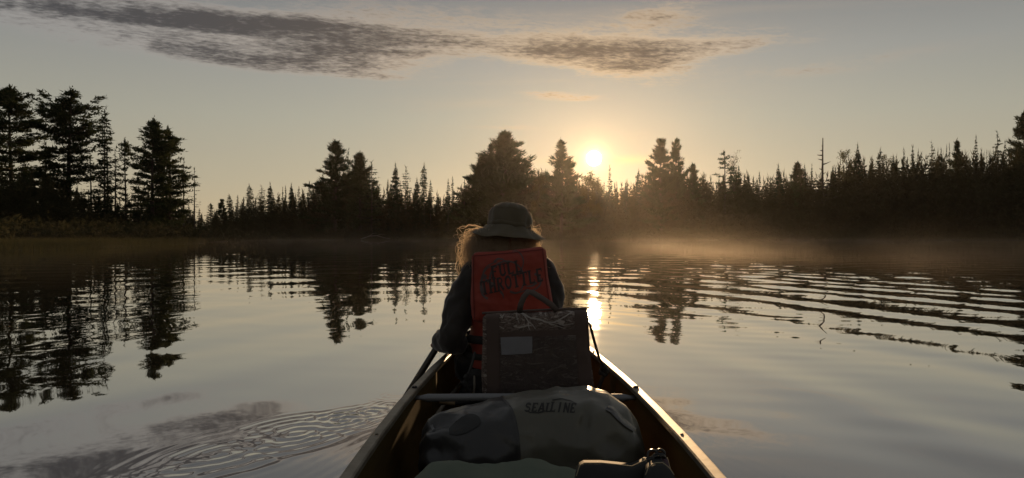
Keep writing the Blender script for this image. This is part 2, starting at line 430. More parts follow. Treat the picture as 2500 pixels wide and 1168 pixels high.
out = nt.nodes.new('ShaderNodeOutputMaterial'); nt.links.new(mx.outputs[0], out.inputs['Surface'])
M_water = m
w = link('water', np_grid('water', np.stack([WX, WY, water_h(WX, WY)], -1), M_water, keep=outside_canoe, close_u=True))
tag(w, 'calm dark lake water with gentle wake ripples', kind='structure')

# ------------------------------------------------------------------ trees
class Soup:
    """collects triangle corners"""
    def __init__(s): s.T = []
    def leaves(s, C, Dr, ln, wd, rng):
        n = len(C); Dr = Dr / (np.linalg.norm(Dr, axis=1, keepdims=True) + 1e-9)
        rv = rng.normal(size=(n, 3)); sd = np.cross(Dr, rv); sd /= (np.linalg.norm(sd, axis=1, keepdims=True) + 1e-9)
        L = (ln * rng.uniform(.65, 1.35, n))[:, None]; W = (wd * rng.uniform(.7, 1.3, n))[:, None]
        a = C - sd * W * .5; b = C + sd * W * .5; c = C + Dr * L
        s.T.append(np.stack([a, b, c], 1).reshape(-1, 3))
    def limb(s, P, r0, r1, n=4):
        P = np.asarray(P); m = len(P)
        rad = np.linspace(r0, r1, m)
        d = np.gradient(P, axis=0); d /= np.linalg.norm(d, axis=1, keepdims=True) + 1e-9
        up = np.where(np.abs(d[:, 2:3]) > .8, np.array([[1., 0, 0]]), np.array([[0, 0, 1.]]))
        a = np.cross(d, up); a /= np.linalg.norm(a, axis=1, keepdims=True) + 1e-9; b = np.cross(d, a)
        th = np.arange(n) / n * 2 * np.pi
        ringp = P[:, None] + rad[:, None, None] * (np.cos(th)[None, :, None] * a[:, None] + np.sin(th)[None, :, None] * b[:, None])
        A = ringp[:-1]; B = ringp[1:]; A2 = np.roll(A, -1, 1); B2 = np.roll(B, -1, 1)
        s.T.append(np.stack([A, A2, B2, A, B2, B], 2).reshape(-1, 3))
    def get(s): return np.concatenate(s.T) if s.T else np.zeros((0, 3))

def trunk_path(rng, H, sway=.012, n=9):
    t = np.linspace(0, 1, n); ph = rng.uniform(0, 6.28, 2)
    return np.stack([np.sin(t * 3.5 + ph[0]) * sway * H * t, np.sin(t * 2.9 + ph[1]) * sway * H * t, t * H], 1)

def pine(seed, H=18., prof=((.2, .12), (.45, .22), (.7, .18), (.9, .1), (1, .03)), base=.2, gap=.03, nb=4, dens=1.0, up=(5, 50), size=1.0, drop=.12, plate=.35, spiky=0.0):
    rng = np.random.RandomState(seed); tr, cr = Soup(), Soup()
    tp = trunk_path(rng, H); tr.limb(tp, .014 * H, .0018 * H, 7)
    pt, pw = zip(*prof)
    h = base * H
    while h < .985 * H:
        t = h / H; u = (t - base) / (1 - base); wf = rng.uniform(.62, 1.12)
        for k in range(nb if u < .8 else nb + 1):
            if rng.rand() < drop: continue
            az = rng.uniform(0, 6.283); L = np.interp(t, pt, pw) * H * rng.uniform(.6, 1.12) * wf * (1 - .72 * u ** 5)
            if L < .15: L = .15
            hh = h + rng.uniform(-.2, .2) * gap * H
            o = np.array([np.interp(hh, tp[:, 2], tp[:, 0]), np.interp(hh, tp[:, 2], tp[:, 1]), hh])
            e0 = math.radians(up[0] + (up[1] - up[0]) * u ** 1.2 + rng.normal(0, 7)); cu = rng.uniform(.05, .35)
            s = np.linspace(0, 1, 7); hd = np.array([math.cos(az), math.sin(az), 0]); sdv = np.array([-math.sin(az), math.cos(az), 0])
            P = o + (s * L * math.cos(e0))[:, None] * hd + np.stack([0 * s, 0 * s, L * (math.sin(e0) * s + cu * .5 * s ** 2)], 1) + (np.sin(s * 3) * rng.normal(0, .06) * L)[:, None] * sdv
            tr.limb(P, .010 * L + .012, .006, 3)
            nc = max(3, int(L / .33 * size * dens))
            ts = rng.uniform(.22 if L > 1.2 else .05, 1.03, nc)
            side = rng.normal(0, .20 - .08 * spiky, nc) * L * (1.15 - ts) + rng.normal(0, .10, nc)
            C = np.stack([np.interp(ts, s, P[:, i]) for i in range(3)], 1) + side[:, None] * sdv
            C[:, 2] += np.abs(rng.normal(0, .10, nc)) * size
            m = 13
            CC = np.repeat(C, m, 0) + rng.normal(0, 1, (nc * m, 3)) * np.array([.17, .17, .17 * plate]) * size
            DD = hd * (.55 + .35 * spiky) + np.array([0, 0, .55 + .35 * spiky]) + rng.normal(0, .75 - .3 * spiky, (nc * m, 3))
            cr.leaves(CC, DD, (.34 + .22 * spiky) * size, .13 * size, rng)
        h += gap * H * rng.uniform(.7, 1.3)
    C = tp[-1] - np.array([0, 0, .25 * size]) + rng.normal(0, .12, (40, 3)) * np.array([.5, .5, 2.4]) * size
    cr.leaves(C, rng.normal(0, .4, (40, 3)) + np.array([0, 0, 1.]), .4 * size, .12 * size, rng)
    return tr.get(), cr.get()

def spruce(seed, H=12., prof=((.05, .15), (.5, .10), (.85, .045), (1, .004)), base=.05, gap=.02, nb=6, dens=1.0, drop=.08, size=1.0, droop=-.35):
    rng = np.random.RandomState(seed); tr, cr = Soup(), Soup()
    tp = trunk_path(rng, H, .006); tr.limb(tp, .012 * H, .002 * H, 6)
    pt, pw = zip(*prof); h = base * H
    while h < .99 * H:
        for k in range(nb):
            if rng.rand() < drop: continue
            az = rng.uniform(0, 6.283); L = max(.10, np.interp(h / H, pt, pw) * H * rng.uniform(.6, 1.15))
            hd = np.array([math.cos(az), math.sin(az), 0]); sdv = np.array([-math.sin(az), math.cos(az), 0])
            s = np.linspace(0, 1, 5); dr = droop * rng.uniform(.6, 1.3)
            o = np.array([np.interp(h, tp[:, 2], tp[:, 0]), np.interp(h, tp[:, 2], tp[:, 1]), h])
            P = o + (s * L)[:, None] * hd + np.stack([0 * s, 0 * s, L * (dr * s + .28 * s ** 2)], 1)
            tr.limb(P, .008 * L + .008, .004, 3)
            n = max(3, int(L * 16 * dens))
            ts = rng.uniform(.08, 1.05, n)
            C = np.stack([np.interp(ts, s, P[:, i]) for i in range(3)], 1) + (rng.normal(0, .13, n) * L * (1.1 - ts))[:, None] * sdv
            C[:, 2] -= np.abs(rng.normal(0, .06, n)) * size
            cr.leaves(C, hd * .7 + np.array([0, 0, -.15]) + rng.normal(0, .6, (n, 3)), .30 * size, .13 * size, rng)
        h += gap * H * rng.uniform(.7, 1.3)
    C = tp[-1] + rng.normal(0, 1, (14, 3)) * np.array([.04, .04, .25]) * size
    cr.leaves(C, np.array([0, 0, 1.]) + rng.normal(0, .35, (14, 3)), .45 * size, .08 * size, rng)
    return tr.get(), cr.get()

def broadleaf(seed, H=12., wid=.22, leaf=.22, n=70, airy=1.0, start=.3):
    rng = np.random.RandomState(seed); tr, cr = Soup(), Soup()
    tp = trunk_path(rng, H, .02); tr.limb(tp, .012 * H, .002 * H, 6)
    for i in range(int(26)):
        t = rng.uniform(start, .95); az = rng.uniform(0, 6.283)
        L = wid * H * rng.uniform(.6, 1.1) * math.sqrt(max(.05, 1 - ((t - .55) / .5) ** 2))
        o = np.array([np.interp(t, np.linspace(0, 1, 9), tp[:, j]) for j in range(3)]); e = math.radians(rng.uniform(20, 60))
        s = np.linspace(0, 1, 5)[:, None]
        P = o + s * L * np.array([math.cos(az) * math.cos(e), math.sin(az) * math.cos(e), math.sin(e)]) + s ** 2 * np.array([0, 0, .1 * L])
        tr.limb(P, .012 * L + .01, .005, 3)
        for j in range(3):
            q = o + (P[-1] - o) * rng.uniform(.5, 1.0); k = int(n * rng.uniform(.3, 1) * airy)
            dirv = rng.normal(0, 1, 3); Q = np.stack([q, q + dirv / np.linalg.norm(dirv) * L * .4]); tr.limb(Q, .008, .004, 3)
            C = q + rng.normal(0, 1, (k, 3)) * np.array([.20, .20, .16]) * max(L, .6) * .9
            cr.leaves(C, rng.normal(0, 1, (k, 3)) + np.array([0, 0, -.2]), leaf, leaf * .6, rng)
    return tr.get(), cr.get()

SNAG_BRANCHES = []
def snag(seed, H=13.):
    rng = np.random.RandomState(seed); tr, brs = Soup(), []
    tr.limb(trunk_path(rng, H, .004), .013 * H, .003 * H, 7)
    for i in range(16):
        h = H * (.22 + .70 * (i / 15)); az = rng.choice([0, math.pi]) + rng.normal(0, .5); L = rng.uniform(.5, 2.0) * (1.15 - h / H)
        L *= 1.5 if .35 < h / H < .55 else .8
        s = np.linspace(0, 1, 5); e = rng.uniform(-.15, .25)
        cr = Soup(); brs.append(cr)
        P = np.stack([s * L * math.cos(az), s * L * math.sin(az), h + L * (e * s + .25 * s ** 2)], 1); cr.limb(P, .10, .03, 4)
        for k in range(2):
            q = P[rng.randint(2, 5)]; dv = np.array([math.cos(az + rng.normal(0, .8)), math.sin(az + rng.normal(0, .8)), rng.uniform(-.1, .6)])
            cr.limb(np.stack([q, q + dv * L * .3]), .04, .015, 3)
    SNAG_BRANCHES[:] = [np_tris('branch', b_.get(), M_bark) for b_ in brs]
    return tr.get(), np.concatenate([b_.get() for b_ in brs])

KINDS = {}
def kind(name, gen, crown_mat, **kw):
    t, c = gen(**kw); H = kw.get('H', 12.)
    rr_ = np.hypot(c[:, 0], c[:, 1])
    KINDS[name] = (np_tris('trunk', t, M_bark), np_tris('crown', c, crown_mat), c[:, 2].max(), np.percentile(rr_, 97))
# wide old white pines (near shore)
kind('pine_a', pine, M_needle, seed=11, H=18, prof=((.12, .18), (.35, .25), (.6, .24), (.8, .20), (.92, .12), (1, .03)), base=.10, gap=.042, nb=8, up=(-2, 40), dens=1.5, drop=.12, plate=.28)
kind('pine_b', pine, M_needle, seed=12, H=18, prof=((.12, .17), (.35, .21), (.6, .19), (.82, .20), (.93, .12), (1, .04)), base=.10, gap=.042, nb=8, up=(-4, 50), dens=1.5, drop=.12, plate=.28)
kind('pine_c', pine, M_needle, seed=23, H=15, prof=((.15, .16), (.4, .18), (.7, .17), (.9, .11), (1, .03)), base=.10, gap=.045, nb=8, up=(2, 52), dens=1.5, drop=.14, plate=.3)
kind('pine_d', pine, M_needle, seed=29, H=14, prof=((.2, .14), (.5, .19), (.8, .15), (.93, .08), (1, .02)), base=.10, gap=.048, nb=7, up=(-2, 45), dens=1.4, drop=.18, plate=.28)
kind('pine_open', pine, M_needle, seed=31, H=12, prof=((.3, .12), (.6, .17), (.85, .15), (1, .05)), base=.3, gap=.05, nb=3, up=(5, 45), dens=.8, drop=.2, plate=.4)
# dense domed pines (far shore)
kind('pine_dome', pine, M_needle, seed=41, H=26, prof=((.1, .26), (.4, .25), (.6, .20), (.8, .135), (.93, .075), (1, .02)), base=.10, gap=.026, nb=6, up=(12, 66), dens=.75, size=1.4, drop=.05, plate=.8, spiky=1.0)
kind('pine_tall', pine, M_needle, seed=43, H=24, prof=((.1, .24), (.4, .22), (.6, .17), (.8, .13), (.93, .08), (1, .02)), base=.10, gap=.028, nb=5, up=(10, 60), dens=.75, size=1.4, drop=.10, plate=.7, spiky=1.0)
kind('pine_flank', pine, M_needle, seed=47, H=22, prof=((.1, .22), (.4, .23), (.6, .17), (.8, .14), (.95, .07), (1, .02)), base=.10, gap=.032, nb=5, up=(-2, 48), dens=.75, size=1.35, drop=.14, plate=.4, spiky=1.0)
kind('pine_clump', pine, M_needle, seed=53, H=22, prof=((.1, .20), (.4, .18), (.7, .13), (.88, .10), (1, .05)), base=.10, gap=.034, nb=5, up=(5, 40), dens=.8, size=1.4, drop=.14, plate=.6, spiky=1.0)
kind('pine_clump_b', pine, M_needle, seed=153, H=22, prof=((.1, .22), (.4, .19), (.62, .15), (.78, .09), (.9, .095), (1, .04)), base=.10, gap=.038, nb=5, up=(8, 48), dens=.8, size=1.4, drop=.18, plate=.5, spiky=.8)
kind('pine_tall_b', pine, M_needle, seed=147, H=24, prof=((.1, .25), (.35, .24), (.5, .17), (.7, .15), (.85, .09), (1, .02)), base=.10, gap=.034, nb=5, up=(4, 58), dens=.75, size=1.4, drop=.18, plate=.6, spiky=1.0)
kind('pine_umbrella', pine, M_needle, seed=59, H=19, prof=((.35, .05), (.55, .12), (.75, .17), (.92, .13), (1, .07)), base=.40, gap=.055, nb=4, up=(-4, 22), dens=.75, size=1.2, drop=.22, plate=.22)
# spruces and firs
kind('spruce_dense', spruce, M_spruce, seed=61, H=14, prof=((.05, .17), (.45, .13), (.75, .085), (.92, .04), (1, .005)), nb=8, dens=1.0, size=1.35, gap=.022)
kind('spruce_fir', spruce, M_spruce, seed=62, H=14, prof=((.05, .18), (.5, .12), (.8, .055), (1, .003)), nb=6, dens=.8, size=1.25, gap=.03, droop=-.1)
kind('spruce_open', spruce, M_spruce, seed=63, H=14, prof=((.05, .14), (.5, .12), (.8, .09), (.95, .05), (1, .01)), nb=5, dens=.62, size=1.2, gap=.038, droop=-.25)
kind('spruce_spire', spruce, M_spruce, seed=64, H=12, prof=((.05, .10), (.5, .07), (.85, .03), (1, .002)), nb=5, dens=.9, size=1.1, gap=.026)
kind('spruce_club', spruce, M_spruce, seed=65, H=15, prof=((.05, .10), (.4, .075), (.68, .045), (.78, .07), (.9, .055), (1, .012)), nb=6, dens=1.1, size=1.25, gap=.024)
kind('spruce_lean', spruce, M_spruce, seed=66, H=13, prof=((.1, .08), (.4, .09), (.7, .06), (.9, .05), (1, .01)), base=.1, nb=3, dens=.55, size=.9, gap=.04, drop=.3)
kind('spruce_thin', spruce, M_spruce, seed=67, H=13, prof=((.1, .07), (.5, .065), (.8, .05), (1, .008)), base=.12, nb=3, dens=.6, size=.8, gap=.034, drop=.25)
kind('leaf_round', broadleaf, M_leaf, seed=71, H=14, wid=.30, leaf=.34, n=80, airy=1.0)
kind('leaf_airy', broadleaf, M_leaf, seed=72, H=14, wid=.26, leaf=.30, n=34, airy=.8)
kind('leaf_bare', broadleaf, M_leaf, seed=73, H=14, wid=.24, leaf=.26, n=7, airy=.8, start=.45)
kind('snag', snag, M_bark, seed=75, H=13)

trng = random.Random(3)
def tree(name, kd, px, top, hw, D, label, cat='tree', group=None, base_y=None, crown_name='crown'):
    tm, cm, h0, w0 = KINDS[kd]
    X = (px - CX) / F * D; zg = float(ground_z(np.array([X]), np.array([D]))[0]) - .1
    H = CAMZ + (HY - top) / F * D - zg; W = hw / F * D
    e = empty(name, (X, D, zg), label, cat, group)
    e.rotation_euler.z = trng.uniform(0, 6.283); e.scale = (W / w0, W / w0, H / h0)
    for nm, me in [('trunk', tm)] + ([('branch', b_) for b_ in SNAG_BRANCHES] if kd == 'snag' else [(crown_name, cm)]):
        o = bpy.data.objects.new(nm, me); col.objects.link(o); o.parent = e
    return e
LEFT = 'trees on the near left shore'; FAR = 'trees along the far shore'
T = [
 ('pine_tree', 'pine_a', 28, 205, 100, 86, 'tallest broad white pine cut by the left edge of the picture', LEFT),
 ('pine_tree', 'pine_b', 169, 209, 88, 88, 'tall white pine with flat upswept boughs, second from the left edge', LEFT),
 ('spruce_tree', 'spruce_club', 256, 253, 26, 84, 'tall thin spruce with a clubbed tip right of the second big pine', LEFT),
 ('spruce_tree', 'spruce_thin', 262, 350, 22, 92, 'short dark spruce tucked right behind the club-tipped spruce', LEFT),
 ('spruce_tree', 'spruce_thin', 281, 357, 18, 90, 'short spruce between the club-tipped spruce and the open-crowned pine', LEFT),
 ('pine_tree', 'pine_open', 307, 333, 36, 88, 'small open-crowned pine with see-through branches on the left shore', LEFT),
 ('pine_tree', 'pine_c', 373, 279, 60, 88, 'left one of the two close-standing pines ending the left grove', LEFT),
 ('pine_tree', 'pine_d', 415, 304, 60, 92, 'right one of the two close-standing pines, boughs reaching right', LEFT),
 ('spruce_tree', 'spruce_lean', 449, 381, 20, 94, 'skeletal half-bare spruce just right of the paired pines', LEFT),
 ('spruce_tree', 'spruce_lean', 475, 406, 19, 98, 'last skeletal spruce standing alone at the end of the left grove', LEFT),
 ('spruce_tree', 'spruce_fir', 487, 508, 17, 102, 'tiny fir at the foot of the last skeletal spruce', LEFT),
 ('spruce_tree', 'spruce_thin', 222, 372, 20, 95, 'thin dark tree between the second big pine and the club-tipped spruce', LEFT),
 ('spruce_tree', 'spruce_open', 338, 420, 27, 97, 'low dark spruce between the open-crowned pine and the paired pines', LEFT),
 ('spruce_tree', 'spruce_open', 110, 330, 42, 99, 'dark tree filling the gap between the two tallest left pines', LEFT),
 ('spruce_tree', 'spruce_dense', 60, 385, 44, 100, 'dark spruce behind the foot of the leftmost pine', LEFT),
 ('pine_tree', 'pine_open', 515, 494, 13, 150, 'tiny tufted pine first in the far treeline after the left grove', FAR),
 ('pine_tree', 'pine_clump', 543, 485, 20, 165, 'small bushy pine second in the far treeline after the left grove', FAR),
 ('spruce_tree', 'spruce_club', 560, 471, 11, 178, 'slim dark spruce right of the small bushy pine', FAR),
 ('spruce_tree', 'spruce_fir', 580, 475, 16, 180, 'short pointed spruce left of a thin spire, far left treeline', FAR),
 ('spruce_tree', 'spruce_spire', 595, 478, 11, 184, 'thin spire just left of the clumpy-topped spruce', FAR),
 ('spruce_tree', 'spruce_club', 608, 446, 13, 182, 'clumpy-topped spruce tallest of the far left treeline', FAR),
 ('spruce_tree', 'spruce_open', 638, 450, 20, 184, 'ragged spruce between the clumpy-topped and the dense pillar spruce', FAR),
 ('spruce_tree', 'spruce_dense', 660, 442, 17, 182, 'dense pillar-shaped spruce in the far left treeline', FAR),
 ('spruce_tree', 'spruce_spire', 690, 454, 8, 188, 'needle-thin spire, left of a close pair right of the pillar spruce', FAR),
 ('spruce_tree', 'spruce_spire', 697, 449, 8, 190, 'needle-thin spire, right of a close pair right of the pillar spruce', FAR),
 ('spruce_tree', 'spruce_dense', 711, 443, 14, 184, 'pointed dark spruce right of the two needle-thin spires', FAR),
 ('spruce_tree', 'spruce_fir', 730, 453, 17, 182, 'low conical fir second left of the big far-left pine cluster', FAR),
 ('spruce_tree', 'spruce_fir', 755, 440, 20, 182, 'spiky fir directly left of the big pine cluster', FAR),
 ('spruce_tree', 'spruce_spire', 771, 449, 12, 186, 'thin fir touching the left boughs of the big pine cluster', FAR),
 ('pine_tree', 'pine_flank', 818, 335, 65, 178, 'tallest pine of the cluster left of centre, long left boughs', FAR),
 ('spruce_tree', 'spruce_open', 851, 355, 21, 182, 'narrow tree squeezed between the two pines left of centre', FAR),
 ('pine_tree', 'pine_tall', 879, 366, 52, 180, 'second pine of the cluster left of centre with spiky round crown', FAR),
 ('spruce_tree', 'spruce_open', 907, 389, 29, 178, 'spruce on the right slope of the pine cluster left of centre', FAR),
 ('spruce_tree', 'spruce_spire', 947, 433, 11, 186, 'small spire left of the three spruces left of the hat', FAR),
 ('spruce_tree', 'spruce_dense', 966, 393, 22, 182, 'dense spruce, first of three tall spruces left of the hat', FAR),
 ('spruce_tree', 'spruce_open', 991, 402, 21, 184, 'open airy spruce, second of three tall spruces left of the hat', FAR),
 ('spruce_tree', 'spruce_dense', 1018, 431, 20, 186, 'short blunt spruce between the second and third tall spruces', FAR),
 ('spruce_tree', 'spruce_club', 1036, 394, 14, 182, 'club-topped spruce, third of three tall spruces left of the hat', FAR),
 ('spruce_tree', 'spruce_fir', 1051, 437, 20, 182, 'low fir right of the club-topped spruce', FAR),
 ('spruce_tree', 'spruce_fir', 1094, 434, 16, 184, 'pointed fir, left of a pair above the left shoulder', FAR),
 ('spruce_tree', 'spruce_spire', 1105, 428, 12, 186, 'pointed fir, right of a pair above the left shoulder', FAR),
 ('spruce_tree', 'spruce_fir', 1134, 435, 18, 182, 'short fir at the left foot of the great domed pine', FAR),
 ('pine_tree', 'pine_dome', 1230, 314, 89, 178, 'great domed pine above the hat, tallest of the far shore', FAR),
 ('pine_tree', 'pine_tall_b', 1199, 343, 47, 182, 'slim pine merged with the left side of the great domed pine', FAR),
 ('pine_tree', 'pine_dome', 1172, 383, 59, 180, 'low pine on the left skirt of the great domed pine', FAR),
 ('broadleaf_tree', 'leaf_round', 1314, 404, 27, 180, 'small round broadleaf tree left of the pine nearest the sun', FAR),
 ('pine_tree', 'pine_tall_b', 1370, 334, 72, 178, 'spiky pine just left of the sun', FAR),
 ('broadleaf_tree', 'leaf_round', 1437, 411, 28, 180, 'round glowing tree directly below the sun', FAR),
 ('broadleaf_tree', 'leaf_round', 1456, 426, 20, 184, 'lower round tree right behind the glowing one below the sun', FAR),
 ('spruce_tree', 'spruce_fir', 1489, 399, 18, 182, 'pointed fir standing alone right of the sun', FAR),
 ('spruce_tree', 'spruce_spire', 1475, 441, 11, 186, 'small spire left of the lone fir right of the sun', FAR),
 ('spruce_tree', 'spruce_spire', 1506, 441, 11, 186, 'small spire right of the lone fir right of the sun', FAR),
 ('spruce_tree', 'spruce_fir', 1529, 436, 16, 184, 'low fir midway between the lone fir and the twin pines', FAR),
 ('spruce_tree', 'spruce_club', 1560, 410, 14, 182, 'ragged spruce at the left foot of the twin pines', FAR),
 ('pine_tree', 'pine_clump', 1614, 335, 50, 178, 'left one of the twin clumpy pines right of the sun', FAR),
 ('pine_tree', 'pine_clump_b', 1650, 333, 40, 181, 'right one of the twin clumpy pines right of the sun', FAR),
 ('pine_tree', 'pine_flank', 1691, 393, 34, 180, 'low pine stepping down right of the twin clumpy pines', FAR),
 ('spruce_tree', 'spruce_spire', 1716, 427, 12, 186, 'small spire between the twin pines and the umbrella pine', FAR),
 ('pine_tree', 'pine_umbrella', 1768, 362, 34, 178, 'umbrella-shaped pine with separate flat boughs', FAR),
 ('broadleaf_tree', 'leaf_bare', 1793, 368, 24, 182, 'nearly leafless thin tree right of the umbrella pine', FAR),
 ('spruce_tree', 'spruce_spire', 1803, 398, 12, 186, 'small spire in front of the nearly leafless thin tree', FAR),
 ('spruce_tree', 'spruce_spire', 1854, 414, 11, 186, 'tiny spire halfway from the umbrella pine to the bushy spruce', FAR),
 ('spruce_tree', 'spruce_dense', 1900, 396, 20, 184, 'bushy spruce left of the pine before the bare snag', FAR),
 ('pine_tree', 'pine_tall', 1946, 391, 33, 182, 'small spiky pine left of the bare snag', FAR),
 ('spruce_tree', 'spruce_dense', 1964, 397, 14, 185, 'narrow spruce leaning on the small spiky pine', FAR),
 ('spruce_tree', 'spruce_spire', 1982, 396, 9, 188, 'thin spire directly left of the bare snag', FAR),
 ('dead_tree', 'snag', 2008, 355, 30, 180, 'bare dead snag with stubby side branches', FAR),
 ('spruce_tree', 'spruce_dense', 2033, 400, 20, 184, 'low blunt spruce right of the bare snag', FAR),
 ('broadleaf_tree', 'leaf_airy', 2068, 359, 32, 184, 'airy see-through birch left of the dense tall spruce', FAR),
 ('spruce_tree', 'spruce_dense', 2094, 345, 22, 182, 'dense tall spruce beside the airy birch', FAR),
 ('spruce_tree', 'spruce_spire', 2130, 391, 12, 190, 'low spire right of the dense tall spruce', FAR),
 ('spruce_tree', 'spruce_club', 2149, 356, 14, 188, 'narrow club-tipped spruce left of a small airy tree', FAR),
 ('broadleaf_tree', 'leaf_airy', 2165, 371, 18, 192, 'small airy tree between two spruces on the right', FAR),
 ('spruce_tree', 'spruce_dense', 2181, 374, 18, 190, 'blunt rounded spruce right of the small airy tree', FAR),
 ('spruce_tree', 'spruce_spire', 2207, 357, 14, 192, 'sharp spire, left of the two alike spires on the right', FAR),
 ('spruce_tree', 'spruce_spire', 2228, 349, 15, 192, 'sharp spire, right of the two alike spires on the right', FAR),
 ('spruce_tree', 'spruce_spire', 2250, 365, 11, 196, 'low thin spire left of the ragged dark spruce', FAR),
 ('spruce_tree', 'spruce_open', 2274, 338, 20, 192, 'ragged dark spruce left of the bushy right-hand pine', FAR),
 ('spruce_tree', 'spruce_dense', 2298, 357, 16, 194, 'blunt small spruce right of the ragged dark spruce', FAR),
 ('spruce_tree', 'spruce_spire', 2311, 349, 9, 198, 'thin spire, left of a tight pair beside the bushy right-hand pine', FAR),
 ('spruce_tree', 'spruce_spire', 2318, 345, 9, 198, 'thin spire, right of a tight pair beside the bushy right-hand pine', FAR),
 ('pine_tree', 'pine_tall_b', 2338, 335, 41, 192, 'bushy pine among spires on the right shore', FAR),
 ('spruce_tree', 'spruce_fir', 2383, 325, 20, 194, 'tall sharp fir right of the bushy right-hand pine', FAR),
 ('spruce_tree', 'spruce_spire', 2396, 358, 11, 198, 'thin low spire touching the tall sharp fir', FAR),
 ('spruce_tree', 'spruce_thin', 2410, 363, 10, 198, 'wispy low tree between the tall sharp fir and the leaning spruce', FAR),
 ('spruce_tree', 'spruce_open', 2434, 311, 24, 194, 'bushy-headed spruce second from the right edge pine', FAR),
 ('spruce_tree', 'spruce_fir', 2454, 338, 17, 196, 'dark pointed fir just left of the right edge pine', FAR),
 ('pine_tree', 'pine_clump_b', 2500, 266, 62, 188, 'tall layered pine cut by the right edge of the picture', FAR),
]
for (nm, kd, px, top, hw, D, lab, gp) in T:
    tree(nm, kd, px, top, hw, D, lab, 'tree', gp, crown_name='branches' if kd == 'snag' else 'crown')

lx = (915 - CX) / F * 176
lg_ = empty('fallen_branch', (lx, 176, .3), 'pale fallen branch at the waterline below the pine cluster left of centre', 'branch')
M_drift = mat('driftwood', (.20, .18, .16), .9, .1)
for nm_, pp, r0_ in (('stem', [(-3.2, 0, .2), (-1.2, .2, .9), (.6, 0, 1.0), (2.4, -.2, .5), (3.8, 0, .25)], .12), ('twig', [(-1.2, .2, .9), (-.4, .1, 1.5), (.6, 0, 1.7)], .06), ('twig', [(.6, 0, 1.0), (1.5, .2, 1.35), (2.6, .1, 1.3)], .06)):
    V, Fc = tube([(lx + p[0], 175.4 + p[1], p[2]) for p in pp], [r0_ * (1 - .7 * i / (len(pp) - 1)) for i in range(len(pp))], 6); mesh(nm_, V, Fc, M_drift, lg_)

# the closed wood behind and between them: one mass
MASS = [(-1800, 430), (-600, 380), (-200, 400), (0, 430), (120, 425), (200, 470), (300, 495), (360, 470), (430, 480), (480, 525), (520, 512), (600, 490), (700, 478), (770, 462), (820, 420), (880, 425), (930, 465), (1000, 466), (1080, 482), (1120, 466), (1170, 425), (1240, 405), (1310, 432), (1370, 425), (1420, 448), (1480, 462), (1540, 458), (1600, 420), (1680, 428), (1740, 445), (1800, 425), (1860, 445), (1950, 428), (2010, 430), (2080, 400), (2150, 405), (2250, 395), (2350, 392), (2450, 380), (2600, 370), (3200, 380), (4500, 420)]
mp, my = zip(*MASS)
def wood_mass():
    rng = np.random.RandomState(77); S = []
    src = []
    for s in range(4):
        t, c = spruce(seed=200 + s, H=12., prof=((.02, .19), (.5, .15), (.8, .085), (1, .006)), nb=6, dens=.55, size=2.0, gap=.05); src.append((np.concatenate([c, t]), 12.))
    for s in range(3):
        t, c = broadleaf(seed=210 + s, H=12., wid=.30, leaf=.55, n=36, start=.08); src.append((np.concatenate([c, t]), 12.))
    def put(az, r, top_px, wscale, which):
        V, h0 = src[which]; X, Y = r * math.sin(az), r * math.cos(az)
        zg = float(ground_z(np.array([X]), np.array([Y]))[0])
        H = CAMZ + (HY - top_px) / F * r * math.cos(min(abs(az), .75)) - zg
        th = rng.uniform(0, 6.28); c_, s_ = math.cos(th), math.sin(th); k = H / h0; kw = max(k, .45) * wscale
        W = np.stack([(V[:, 0] * c_ - V[:, 1] * s_) * kw + X, (V[:, 0] * s_ + V[:, 1] * c_) * kw + Y, V[:, 2] * k + zg - .1], 1)
        S.append(W)
    for az in np.arange(-44, 44.01, .36):
        px = CX + F * math.tan(math.radians(az)); top = np.interp(px, mp, my); sh = float(shore(az))
        near = az < -22
        for lay in range(4):
            a = math.radians(az + rng.uniform(-.25, .25))
            off = (26 if near else 3) + lay * (5 if near else 4.5) + rng.uniform(0, 4)
            lift = [58, 24, 4, -3][lay] * rng.uniform(.6, 1.3) + rng.uniform(-3, 12)
            put(a, sh + off, min(top + lift, 568), rng.uniform(.8, 1.25), rng.randint(0, 6) if lay == 0 else rng.randint(0, 4))
    for az in list(np.arange(-180, -44, 1.6)) + list(np.arange(44.5, 180, 1.6)):
        a = math.radians(az + rng.uniform(-.5, .5)); H = rng.uniform(9, 15); r = float(shore(az)) + rng.uniform(6, 18)
        put(a, r, HY - H / r * F / max(.7, math.cos(min(abs(a), .75))), 1.4, rng.randint(0, 7))
    # waterside shrubs
    for az in np.arange(-40, 42, .17):
        a = math.radians(az + rng.uniform(-.1, .1)); near = az < -22
        r = float(shore(az)) + (rng.uniform(10, 26) if near else rng.uniform(1.0, 3.2)); H = rng.uniform(.9, 2.6) * (1 if near else 1.2)
        X, Y = r * math.sin(a), r * math.cos(a); zg = float(ground_z(np.array([X]), np.array([Y]))[0])
        n = 110; C = rng.normal(0, 1, (n, 3)) * np.array([.8, .8, .32]) * H * .5 + np.array([X, Y, zg + H * .45]); C[:, 2] = np.maximum(C[:, 2], zg)
        sp = Soup(); sp.leaves(C, rng.normal(0, 1, (n, 3)) + np.array([0, 0, .5]), .38, .2, rng); S.append(sp.get())
    return np.concatenate(S)
o = link('woodland', np_tris('woodland', wood_mass(), M_mass)); tag(o, 'dark closed mixed wood and waterside shrubs lining the lake', 'woodland', kind='stuff')
